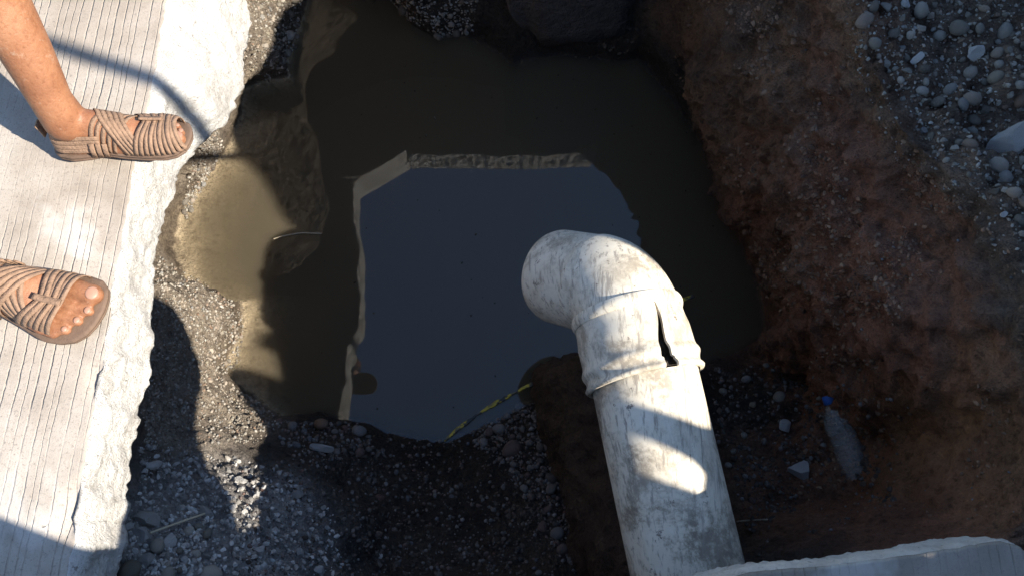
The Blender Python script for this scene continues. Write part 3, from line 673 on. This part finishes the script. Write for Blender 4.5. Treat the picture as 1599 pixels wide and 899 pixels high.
M['crumb'] = mat_stone('soil_crumb', [(0, (.10, .06, .04)), (.3, (.19, .115, .072)), (.6, (.25, .14, .085)), (.8, (.16, .105, .07)), (1, (.31, .20, .125))])
gravel([([(1000, 0), (1330, 0), (1420, 220), (1599, 420), (1599, 830), (1250, 780), (1220, 520), (1110, 230)], 3000)], 'soil_crumbs_wall', 'loose crumbs and clods of brown clay on the right wall', M['crumb'], 2, 15, True, 7, .35)
M['crumb_dark'] = mat_stone('dark_soil_crumb', [(0, (.04, .032, .026)), (.4, (.08, .062, .048)), (.7, (.12, .10, .085)), (1, (.06, .045, .035))])
gravel([([(400, 700), (900, 640), (930, 899), (380, 899)], 1400), ([(1100, 570), (1290, 600), (1400, 780), (1180, 870)], 700), ([(740, 0), (1010, 0), (1000, 90), (800, 90)], 200)], 'soil_crumbs_floor', 'crumbs of dark wet earth on the pit floor', M['crumb_dark'], 2, 16, True, 8, .3)
M['crumb_tan'] = mat_stone('tan_soil_crumb', [(0, (.16, .13, .10)), (.5, (.27, .225, .18)), (1, (.36, .31, .25))])
gravel([([(225, 450), (300, 430), (380, 520), (350, 590), (450, 660), (400, 720), (215, 720)], 700), ([(330, 0), (470, 0), (450, 110), (370, 150), (345, 200)], 300)], 'soil_crumbs_left', 'tan earth crumbs on the left bank', M['crumb_tan'], 2, 12, True, 8, .3)

# big dark block in the far wall
def far_block():
    bm = bmesh.new(); bmesh.ops.create_cube(bm, size=1); bmesh.ops.bevel(bm, geom=bm.edges[:], offset=.16, segments=3, affect='EDGES'); bmesh.ops.subdivide_edges(bm, edges=bm.edges[:], cuts=5, use_grid_fill=True)
    v = np.array([q.co for q in bm.verts]) * np.array([.44, .30, .66]); v[:, 0] *= 1 - .22 * np.clip(-v[:, 2] / .33, 0, 1) ** 2
    v = v + v / (np.linalg.norm(v, axis=1, keepdims=True) + 1e-6) * (.055 * fbm(v + 3, 5, 5, .6) + .012 * fbm(v, 30, 3))[:, None]
    for q, c in zip(bm.verts, v): q.co = c
    me = bpy.data.meshes.new('concrete_block'); bm.to_mesh(me); bm.free(); me.polygons.foreach_set('use_smooth', [True] * len(me.polygons))
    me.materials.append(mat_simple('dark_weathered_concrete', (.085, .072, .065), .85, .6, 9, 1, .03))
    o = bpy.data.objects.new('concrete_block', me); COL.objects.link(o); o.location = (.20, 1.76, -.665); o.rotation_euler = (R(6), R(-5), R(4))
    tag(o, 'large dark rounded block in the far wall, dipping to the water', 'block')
far_block()

# ------------------------------------------------------------------ litter
def ribbon_path(name, pts, wid, mat, thick=.0012, parent=None, nrm=Vector((0, 0, 1))):
    vs, fs = [], []
    for i, p in enumerate(pts):
        t = (pts[min(i + 1, len(pts) - 1)] - pts[max(i - 1, 0)]).normalized(); n = nrm[i] if isinstance(nrm, list) else nrm
        s_ = t.cross(n).normalized(); n2 = s_.cross(t).normalized(); w_ = wid[i] if isinstance(wid, list) else wid
        for a, b in ((-.5, 0), (-.46, 1), (-.2, 1.12), (.2, 1.12), (.46, 1), (.5, 0)): vs.append(p + s_ * w_ * a + n2 * thick * b)
    m = 6; n_ = len(pts); fs = grid_faces(n_, m, closed_m=True).tolist(); fs += [list(range(m)), [(n_ - 1) * m + j for j in range(m)][::-1]]
    o = mesh_obj(name, vs, fs, mat, parent); bm = bmesh.new(); bm.from_mesh(o.data); bmesh.ops.recalc_face_normals(bm, faces=bm.faces); bm.to_mesh(o.data); bm.free(); return o
def tape_mat():
    k = NT('yellow_black_tape'); c = k.ramp(k.noise(11, 5, .75), [(.47, (.03, .03, .026)), (.50, (.50, .38, .03))]); c = k.mix(k.ramp(k.noise(60, 3), [(.5, (0, 0, 0)), (.6, (.8, .8, .8))]), c, (.07, .06, .045))
    return k.fin(c, .45, k.bump(k.noise(90, 2), .3, .002), .4)
M['tape'] = tape_mat()
def curve_px(pts, z, n=40, wob=.004):
    q = [P(x_, y_, z) for x_, y_ in pts]; d_ = [0]
    for a, b in zip(q, q[1:]): d_.append(d_[-1] + (b - a).length)
    out = []
    for t in np.linspace(0, d_[-1], n):
        out.append(Vector((float(np.interp(t, d_, [v.x for v in q])), float(np.interp(t, d_, [v.y for v in q])), z)) + Vector((0, random.gauss(0, wob * .3), abs(random.gauss(0, wob * .3)))))
    return out
pts = curve_px([(862, 583), (825, 602), (790, 620), (755, 640), (735, 654), (712, 672), (694, 688)], WATER + .003, 46)
tag(ribbon_path('tape', pts, [.004 + .011 * abs(math.sin(i * .21)) * random.uniform(.6, 1) for i in range(46)], M['tape']), 'twisted yellow and black plastic tape floating at the near water edge', 'tape')
pts = curve_px([(1050, 476), (1068, 468), (1084, 462)], WATER + .003, 12)
tag(ribbon_path('tape', pts, [.012] * 12, M['tape']), 'short yellow scrap of tape on the water right of the pipe elbow', 'tape')
M['straw'] = mat_simple('dry_straw', (.36, .31, .22), .8, .3, 60)
def stalk(pts, r, label, cat='twig', name='twig'):
    tag(mesh_obj(name, *tubes([(a, b, r, r * .9) for a, b in zip(pts, pts[1:])]), M['straw']), label, cat)
stalk(curve_px([(428, 373), (445, 368), (470, 364), (502, 365)], WATER + .003, 8, .001), .0022, 'thin pale twig floating on the shaded water')
g0 = [hit(*p)[0] + Vector((0, 0, .03)) for p in ((247, 832), (285, 818), (328, 803))]
stalk(g0, .0024, 'dry stalk lying over the rubble in the near left corner')
stalk([hit(*p)[0] + Vector((0, 0, .008)) for p in ((1150, 814), (1170, 812), (1196, 811))], .0022, 'thin dry straw on the mud right of the pipe', 'straw', 'straw')
def specks():
    VV, FF, o = [], [], 0
    for _ in range(90):
        p = P(random.uniform(420, 1150), random.uniform(60, 640), WATER + .0005); r = random.uniform(.0012, .004)
        v = ICO1[0] * np.array([r * random.uniform(.7, 2), r, r * .4]); a = random.uniform(0, 3); v = np.stack([v[:, 0] * math.cos(a) - v[:, 1] * math.sin(a), v[:, 0] * math.sin(a) + v[:, 1] * math.cos(a), v[:, 2]], 1)
        VV.append(v + np.array(p)); FF.append(ICO1[1] + o); o += len(v)
    kind(mesh_obj('floating_specks', np.concatenate(VV), np.concatenate(FF), mat_simple('leaf_litter', (.12, .10, .07), .8, .5, 300)), 'stuff', 'tiny dark specks floating on the water')
specks()
def bottle():
    h = hit(1308, 688); base = h[0]; up = h[1] if h[1].z > 0 else -h[1]
    a0 = hit(1322, 722)[0]; a1 = hit(1287, 652)[0]; ax = (a1 - a0); d2 = Vector((ax.x, ax.y, 0)).normalized(); ax = Vector((d2.x, d2.y, .13)).normalized(); up = Vector((0, 0, 1)); L = .215; r = .034; KS = 1.06
    root = empty('plastic_bottle', base); side = ax.cross(up).normalized(); upv = side.cross(ax)
    def lathe(name, prof, mat, parent):
        n = 28; vs = []
        for s_, rr in prof:
            for j in range(n):
                t = 2 * math.pi * j / n; dent = 1 - .16 * max(0, math.sin(t - 1.2)) * math.exp(-((s_ - .10) / .035) ** 2)
                vs.append((ax * (s_ - .1) + (side * math.cos(t) + upv * math.sin(t)) * rr * dent + upv * (r * 1.0)) * KS)
        fs = grid_faces(len(prof), n, closed_m=True).tolist() + [list(range(n)), [(len(prof) - 1) * n + j for j in range(n)][::-1]]
        o = mesh_obj(name, vs, fs, mat, parent); bm = bmesh.new(); bm.from_mesh(o.data); bmesh.ops.recalc_face_normals(bm, faces=bm.faces); bm.to_mesh(o.data); bm.free(); return o
    k = NT('dirty_clear_plastic'); k.b.inputs['Transmission Weight'].default_value = .8; k.b.inputs['IOR'].default_value = 1.25
    c = k.mix(k.ramp(k.noise(45, 4, .7), [(.52, (0, 0, 0)), (.70, (.7, .7, .7))]), (.80, .80, .76), (.30, .24, .15)); k.fin(c, .07, k.bump(k.noise(40, 3), .4, .006), .5)
    lathe('bottle_body', [(0, .018), (.002, .027), (.008, .032), (.02, r), (.04, r * .97), (.05, r), (.07, r * .96), (.08, r), (.10, r * .95), (.115, r), (.135, r), (.155, .030), (.172, .022), (.183, .015), (.19, .0125), (.2, .0125)], k.m, root)
    cp = lathe('cap', [(.190, .0135), (.1905, .0160), (.208, .0157), (.211, .0138)], mat_simple('blue_plastic', (.035, .12, .42), .5, .25), root)
    tag(root, 'clear plastic drink bottle with a blue cap lying at the foot of the clay wall', 'bottle')
bottle()

# ------------------------------------------------------------------ people
FST = np.array([(0, .012, 0, .030), (.008, .022, 0, .055), (.025, .030, 0, .076), (.05, .034, 0, .090), (.08, .036, 0, .092), (.11, .039, .001, .081), (.14, .044, .002, .066), (.17, .048, .003, .053), (.188, .048, .002, .043), (.200, .044, 0, .033), (.208, .036, -.002, .022)])
FS2 = np.concatenate([FST[:8], np.array([(.195, .052, .002, .046), (.22, .052, .003, .044), (.245, .048, .006, .041), (.262, .036, .010, .034), (.272, .020, .012, .026)])])
def fw(x_): return [float(np.interp(x_, FST[:, 0], FST[:, k])) for k in (1, 2, 3)]
def foot_pt(x_, ph, off=0.):
    w_, c, h = [float(np.interp(x_, FS2[:, 0], FS2[:, k])) for k in (1, 2, 3)]; cs, sn = math.cos(ph), math.sin(ph)
    return Vector((x_, c + (w_ + off) * math.copysign(abs(cs) ** .8, cs), max(0, (h + off)) * abs(sn) ** .85 if sn > 0 else 0))
def foot_parts():
    vs = []; xs = np.linspace(0, .208, 34); n = 36
    for x_ in xs:
        w_, c, h = fw(x_)
        for j in range(n):
            t = 2 * math.pi * j / n; cs, sn = math.cos(t), math.sin(t)
            vs.append(Vector((x_, c + w_ * math.copysign(abs(cs) ** .8, cs), h * sn ** .85 if sn > 0 else .012 * -abs(sn) ** .3 + .010)))
    fs = grid_faces(len(xs), n, closed_m=True).tolist() + [list(range(n))[::-1], [(len(xs) - 1) * n + j for j in range(n)]]
    parts = [(vs, fs)]
    toes = [((.185, .028, .019), (.222, .030, .019), (.2500, .029, .0185), .0175, .0185, .0165), ((.190, .004, .016), (.225, .002, .020), (.250, .002, .012), .0095, .0080, .0085), ((.186, -.014, .015), (.215, -.018, .019), (.240, -.018, .0115), .0090, .0078, .0082), ((.180, -.029, .014), (.205, -.036, .018), (.227, -.037, .011), .0088, .0075, .0080), ((.172, -.042, .013), (.193, -.048, .016), (.211, -.047, .0105), .0088, .0075, .0078)]
    parts += [ellipsoid((.246, .029, .0178), (.0225, .0185, .0160))] + [ellipsoid(t[2], (.0125, .0092, .0090)) for t in toes[1:]]
    for a, b, c, r1_, r2_, r3_ in toes: parts += [capsule(a, b, r1_, r2_, 16, 5), capsule(b, c, r2_, r3_, 16, 6)]
    parts += [ellipsoid((.052, .034, .083), (.013, .009, .013)), ellipsoid((.046, -.034, .075), (.013, .008, .013)), ellipsoid((.024, 0, .030), (.028, .031, .030))]
    return parts
def place_parts(parts, mtx): return [([mtx @ Vector(v) for v in vs], fs if mtx.determinant() > 0 else [f[::-1] for f in fs]) for vs, fs in parts]
def skin():
    k = NT('sunburnt_skin'); a = k.noise(14, 5, .6); b = k.noise(120, 4, .7); d_ = k.voro(260)
    c = k.ramp(a, [(.3, (.19, .078, .038)), (.5, (.26, .115, .057)), (.7, (.32, .155, .082))]); c = k.mix(k.ramp(b, [(.35, (.6, .6, .6)), (.5, (0, 0, 0))]), c, k.mix(1, c, (.68, .6, .55), 'MULTIPLY'))
    c = k.mix(k.ramp(k.noise(36, 5, .75), [(.60, (0, 0, 0)), (.75, (.6, .6, .6))]), c, (.42, .32, .24))
    k.b.inputs['Subsurface Weight'].default_value = .08; k.b.inputs['Subsurface Radius'].default_value = (.01, .004, .002); k.b.inputs['Subsurface Scale'].default_value = .4
    n = k.bump(b, .5, .002); n = k.bump(d_, .25, .0008, n); return k.fin(c, .52, n, .4)
M['skin'] = skin()
M['nail'] = mat_simple('toenail', (.30, .165, .115), .45, .1, 80, .1)
M['leather'] = mat_simple('tan_leather', (.25, .158, .104), .7, .6, 75, .9, .003, .25)
M['sole'] = mat_simple('stacked_sole', (.14, .09, .062), .75, .35, 70, .5, .002)
M['cloth_blue'] = mat_simple('denim', (.06, .08, .14), .9, .2, 200); M['cloth_grey'] = mat_simple('grey_cotton', (.3, .3, .29), .9, .15, 150); M['hair'] = mat_simple('black_hair', (.02, .017, .015), .5, .3, 200)
def remeshed(name, parts, mat, voxel, smooth=6, parent=None):
    V_, F_ = merge(parts); me = bpy.data.meshes.new('tmp'); me.from_pydata(V_, [], F_)
    o = bpy.data.objects.new('tmp', me); COL.objects.link(o)
    r_ = o.modifiers.new('r', 'REMESH'); r_.mode = 'VOXEL'; r_.voxel_size = voxel
    s_ = o.modifiers.new('s', 'SMOOTH'); s_.factor = .5; s_.iterations = smooth
    dg = bpy.context.evaluated_depsgraph_get(); dg.update(); m2 = bpy.data.meshes.new_from_object(o.evaluated_get(dg)); bpy.data.objects.remove(o)
    m2.name = name; m2.materials.clear(); m2.materials.append(mat); m2.polygons.foreach_set('use_smooth', [True] * len(m2.polygons))
    ob = bpy.data.objects.new(name, m2); COL.objects.link(ob)
    if parent: ob.parent = parent; ob.matrix_parent_inverse = parent.matrix_world.inverted()
    return ob
def sandal(mtx, parent, closed=False):
    """Woven leather sandal in foot space (medial side at +y), carried by mtx."""
    inv = parent.matrix_world.inverted()
    def put(o):
        for v in o.data.vertices: v.co = mtx @ v.co
        if mtx.determinant() < 0: o.data.flip_normals()
        return o
    def outline(x_):
        w_ = np.interp(x_, [-.010, -.006, .004, .03, .07, .11, .15, .19, .22, .245, .262, .270, .273], [0, .014, .026, .037, .039, .040, .049, .059, .060, .054, .040, .021, 0]); c = np.interp(x_, [0, .12, .2, .276], [0, 0, -.002, .008]); return float(w_), float(c)
    xs = np.r_[np.linspace(-.010, .01, 12), np.linspace(.014, .24, 40), np.linspace(.243, .273, 16)]
    pts = [(x_, outline(x_)[1] + outline(x_)[0]) for x_ in xs] + [(x_, outline(x_)[1] - outline(x_)[0]) for x_ in xs[-2:0:-1]]
    lift = lambda x_: .010 * max(0, (x_ - .21) / .066) ** 2 + .006 * math.exp(-((x_ - .10) / .03) ** 2)
    vs, fs = [], []; n = len(pts); prof = [(-.004, -.013), (0, -.012), (.0005, -.0075), (-.002, -.0068), (-.002, -.0058), (.0012, -.005), (.0015, .0), (-.003, .0022)]
    cx = .13
    for off, z_ in prof:
        for (x_, y_) in pts:
            l = math.hypot(x_ - cx, y_ * 2.2) or 1; vs.append(Vector((x_ + off * (x_ - cx) / l, y_ + off * math.copysign(1, y_ - outline(x_)[1]), z_ + (lift(x_) if z_ > -.012 else lift(x_)))))
    fs = grid_faces(len(prof), n, closed_m=True).tolist() + [list(range(n))[::-1], [(len(prof) - 1) * n + j for j in range(n)]]
    sole = put(mesh_obj('sandal', vs, fs, M['sole'])); bm = bmesh.new(); bm.from_mesh(sole.data); bmesh.ops.recalc_face_normals(bm, faces=bm.faces); bm.to_mesh(sole.data); bm.free()
    sole.parent = parent; sole.matrix_parent_inverse = inv
    def strap(path, width, off, thick=.0015, name='strap'):
        p = [foot_pt(x_, ph, off) for x_, ph in path]; nr = []
        for (x_, ph) in path:
            e = .004; tu = foot_pt(min(x_ + e, .271), ph) - foot_pt(x_ - e, ph); tv = foot_pt(x_, min(ph + .05, math.pi)) - foot_pt(x_, max(ph - .05, 0)); q = tu.cross(tv); nr.append(q.normalized() if q.length > 0 else Vector((0, 0, 1)))
        o = put(ribbon_path(name, p, width, M['leather'], thick, None, nr)); o.parent = sole; return o
    T = np.linspace(.03, math.pi - .03, 26)
    for k in range(5):
        strap([(.078 + .0108 * k + .072 * (t / math.pi) ** .9, t) for t in T], .0088, .0012)
    for k in range(5):
        strap([(.150 + .0095 * k - .072 * (t / math.pi) ** 1.1, t) for t in T], .0088, .0030)
    for k in range(10 if closed else 6):
        strap([(float(np.interp(t, [0, math.pi * .52, math.pi], [.166 + .0112 * k, .194 + .0062 * k, .146 + .0118 * k])), t) for t in T], .0092, .0050 if k % 2 else .0044)
    strap([(.184 + .044 * u_, math.pi * .52) for u_ in np.linspace(0, 1, 12)], .011, .0095, .003, 'knot')
    for k in range(4):
        zz = .016 + .0105 * k; p, nr = [], []
        def side(x_, s_):
            w_, c, h = fw(x_); ph = math.asin(min(1, (zz / h)) ** (1 / .85)) if zz < h else math.pi / 2; q = foot_pt(x_, ph, .004); return Vector((x_, s_ * abs(q.y), zz + .02 * max(0, x_ - .06) * (1.5 - k)))
        for x_ in np.linspace(.105, .03, 12): p.append(side(x_, 1)); nr.append(Vector((0, 1, .2)))
        y0 = side(.03, 1).y
        for a in np.linspace(math.pi / 2, 3 * math.pi / 2, 15)[1:-1]: p.append(Vector((.03 + math.cos(a) * (.033 - .0008 * k * k), math.sin(a) * y0, zz))); nr.append(Vector((math.cos(a), math.sin(a), .15)))
        for x_ in np.linspace(.03, .105, 12): p.append(side(x_, -1)); nr.append(Vector((0, -1, .2)))
        o = put(ribbon_path('strap', p, .0098, M['leather'], .0016, None, nr)); o.parent = sole
    for s_ in (1, -1):
        for j in range(3):
            x_ = .084 + .013 * j; q = foot_pt(x_, .25 if s_ > 0 else math.pi - .25, .006)
            o = put(ribbon_path('loop', [Vector((x_ - .003, q.y + s_ * .001, .002)), Vector((x_, q.y + s_ * .003, .018)), Vector((x_ + .004, q.y, .036))], .010, M['leather'], .003, None, [Vector((0, s_, .1))] * 3)); o.parent = sole
    tab = put(ribbon_path('heel_tab', [Vector((-.006, 0, .040)), Vector((-.008, 0, .058)), Vector((-.010, .001, .070))], .024, M['leather'], .003, None, [Vector((-1, 0, .2))] * 3)); tab.parent = sole
    return sole
def foot_mtx(heel, toe, left, roll=0, slim=1.0):
    d_ = toe - heel; s_ = d_.length / .286; a = math.atan2(d_.y, d_.x)
    m = Matrix.Translation(Vector((heel.x, heel.y, .0135 * s_))) @ Matrix.Rotation(a, 4, 'Z') @ Matrix.Translation((0, .045 * s_ * slim * (roll != 0), 0)) @ Matrix.Rotation(-roll, 4, 'X') @ Matrix.Translation((0, -.045 * s_ * slim * (roll != 0), 0)) @ Matrix.Scale(s_, 4) @ Matrix.Diagonal((1, slim, 1, 1))
    if left: m = m @ Matrix.Diagonal((1, -1, 1, 1))
    return m @ Matrix.Translation((.010, 0, 0))
def person(name, mL, mR, kneeL, kneeR, hip, chest, head, hands, elbows, face, label, voxel, sandals, lowerL=None):
    root = empty(name, (hip.x, hip.y, 0)); bpy.context.view_layer.update()
    fx = Vector((math.cos(face), math.sin(face), 0)); lx = Vector((-fx.y, fx.x, 0)); parts = []
    for m, kn, s_ in ((mL, kneeL, 1), (mR, kneeR, -1)):
        parts += place_parts(foot_parts(), m)
        an = m @ Vector((.046, 0, .07)); an2 = m @ Vector((.046, 0, .125)); d_ = kn - an2; cf = an2 + d_ * .55 - fx * .012; hj = hip + lx * .095 * s_
        parts += [capsule(an, an2, .036, .033, 24, 6), capsule(an2, an2 + d_ * .25, .033, .040, 24, 6), capsule(an2 + d_ * .25, cf, .040, .054, 24, 6), capsule(cf, an2 + d_ * .85, .054, .052, 24, 6), capsule(an2 + d_ * .8, kn, .052, .057, 24, 6), capsule(kn, hj, .060, .086, 24, 6)]
        parts.append(capsule(an2 - fx * .026 * 1 - Vector((0, 0, .07)), an2 - fx * .022 + d_ * .2, .014, .016, 14, 5))
    parts += [capsule(hip - lx * .07, hip + lx * .07, .11, .11), capsule(hip, chest, .125, .125), capsule(chest - lx * .10, chest + lx * .10, .115, .115), capsule(chest + Vector((0, 0, .1)), head - Vector((0, 0, .08)), .062, .055)]
    parts += [ellipsoid(head, (.088, .078, .118)), ellipsoid(head + fx * .088 - Vector((0, 0, .015)), (.02, .014, .022)), ellipsoid(head + fx * .06 - Vector((0, 0, .085)), (.035, .035, .03))]
    for s_ in (1, -1): parts.append(ellipsoid(head + lx * .08 * s_, (.02, .01, .03)))
    for s_, hd, el in ((1, hands[0], elbows[0]), (-1, hands[1], elbows[1])):
        sh = chest + lx * .19 * s_ + Vector((0, 0, .07)); dh = (hd - el).normalized(); sd_ = dh.cross(Vector((0, 0, 1))).normalized()
        parts += [capsule(sh, el, .055, .042), capsule(el, hd, .043, .028), capsule(hd, hd + dh * .075, .030, .036)]
        for j in range(4): a = hd + dh * .085 + sd_ * (.022 - .0145 * j); parts += [capsule(a, a + dh * .04, .0095, .009, 10, 4), capsule(a + dh * .04, a + dh * .062 - Vector((0, 0, .022)), .009, .008, 10, 4)]
        parts += [capsule(hd + dh * .02 + sd_ * .03 * s_, hd + dh * .07 + sd_ * .055 * s_, .012, .010, 10, 4)]
    body = remeshed('body', parts, M['skin'], voxel, 3, root)
    sp = [capsule(hip - lx * .075, hip + lx * .075, .128, .128), capsule(hip, hip + Vector((0, 0, .1)), .135, .132)]
    for s_, kn in ((1, kneeL), (-1, kneeR)): hj = hip + lx * .095 * s_; sp.append(capsule(hj, hj.lerp(kn, .86 if sandals else 1), .106, .085))
    if not sandals:
        for m, kn in ((mL, kneeL), (mR, kneeR)): sp.append(capsule(kn, m @ Vector((.046, 0, .11)), .085, .07))
    remeshed('shorts' if sandals else 'trousers', sp, M['cloth_blue'], .014, 6, root)
    sh = [capsule(hip + Vector((0, 0, .08)), chest, .142, .142), capsule(chest - lx * .11, chest + lx * .11, .13, .13)]
    for s_, el in ((1, elbows[0]), (-1, elbows[1])): s0_ = chest + lx * .19 * s_ + Vector((0, 0, .07)); sh.append(capsule(s0_, s0_.lerp(el, .7), .07, .06))
    remeshed('shirt', sh, M['cloth_grey'], .014, 6, root)
    remeshed('hair', [ellipsoid(head - fx * .012 + Vector((0, 0, .03)), (.093, .085, .105))], M['hair'], .01, 3, root)
    if sandals:
        for m in (mL, mR):
            sandal(m, root, m is mL)
            for k, (c, rr) in enumerate([((.2560, .029, .0308), (.0098, .0108, .0026)), ((.2550, .002, .0200), (.005, .0060, .002)), ((.2450, -.018, .0192), (.0048, .0055, .002)), ((.2318, -.037, .0186), (.0045, .0048, .002))]):
                vs, fs = ellipsoid(c, rr, Matrix.Rotation(R(24), 3, 'Y').to_quaternion(), 16); vs = [m @ v for v in vs]
                o = mesh_obj('toenail', vs, fs, M['nail'], root); o.matrix_parent_inverse = root.matrix_world.inverted()
    else:
        for m in (mL, mR):
            o = remeshed('shoe', place_parts([(vs, fs) for vs, fs in foot_parts()] + [ellipsoid((.19, 0, .025), (.085, .055, .035)), ellipsoid((.03, 0, .03), (.045, .045, .045))], m), M['rubber'], .008, 4, root)
    tag(root, label, 'person'); return root
mL = foot_mtx(P(96, 241, 0), P(311, 222, 0), True, R(14), .88); mR = foot_mtx(Vector((-.945, .452, 0)), P(170, 500, 0), False)
person('person', mL, mR, Vector((-.79, .895, .45)), Vector((-.88, .47, .47)), Vector((-1.05, .68, .86)), Vector((-1.08, .67, 1.27)), Vector((-1.03, .67, 1.57)),
       (Vector((-1.00, 1.0, .80)), Vector((-1.00, .36, .80))), (Vector((-1.14, 1.0, 1.04)), Vector((-1.14, .36, 1.04))), 0.0, 'person in woven brown leather sandals standing at the edge of the sunlit slab', .0036, True)
mL2 = foot_mtx(Vector((-.12, -.46, 0)), Vector((-.14, -.18, 0)), True); mR2 = foot_mtx(Vector((.14, -.46, 0)), Vector((.16, -.18, 0)), False)
person('person', mL2, mR2, Vector((-.11, -.36, .48)), Vector((.13, -.36, .48)), Vector((0, -.39, .92)), Vector((0, -.38, 1.32)), Vector((0, -.34, 1.62)),
       (Vector((-.07, -.22, 1.19)), Vector((.07, -.22, 1.19))), (Vector((-.24, -.36, 1.10)), Vector((.24, -.36, 1.10))), R(90), 'person on the near slab whose shadow darkens the near end of the left slab', .012, False)
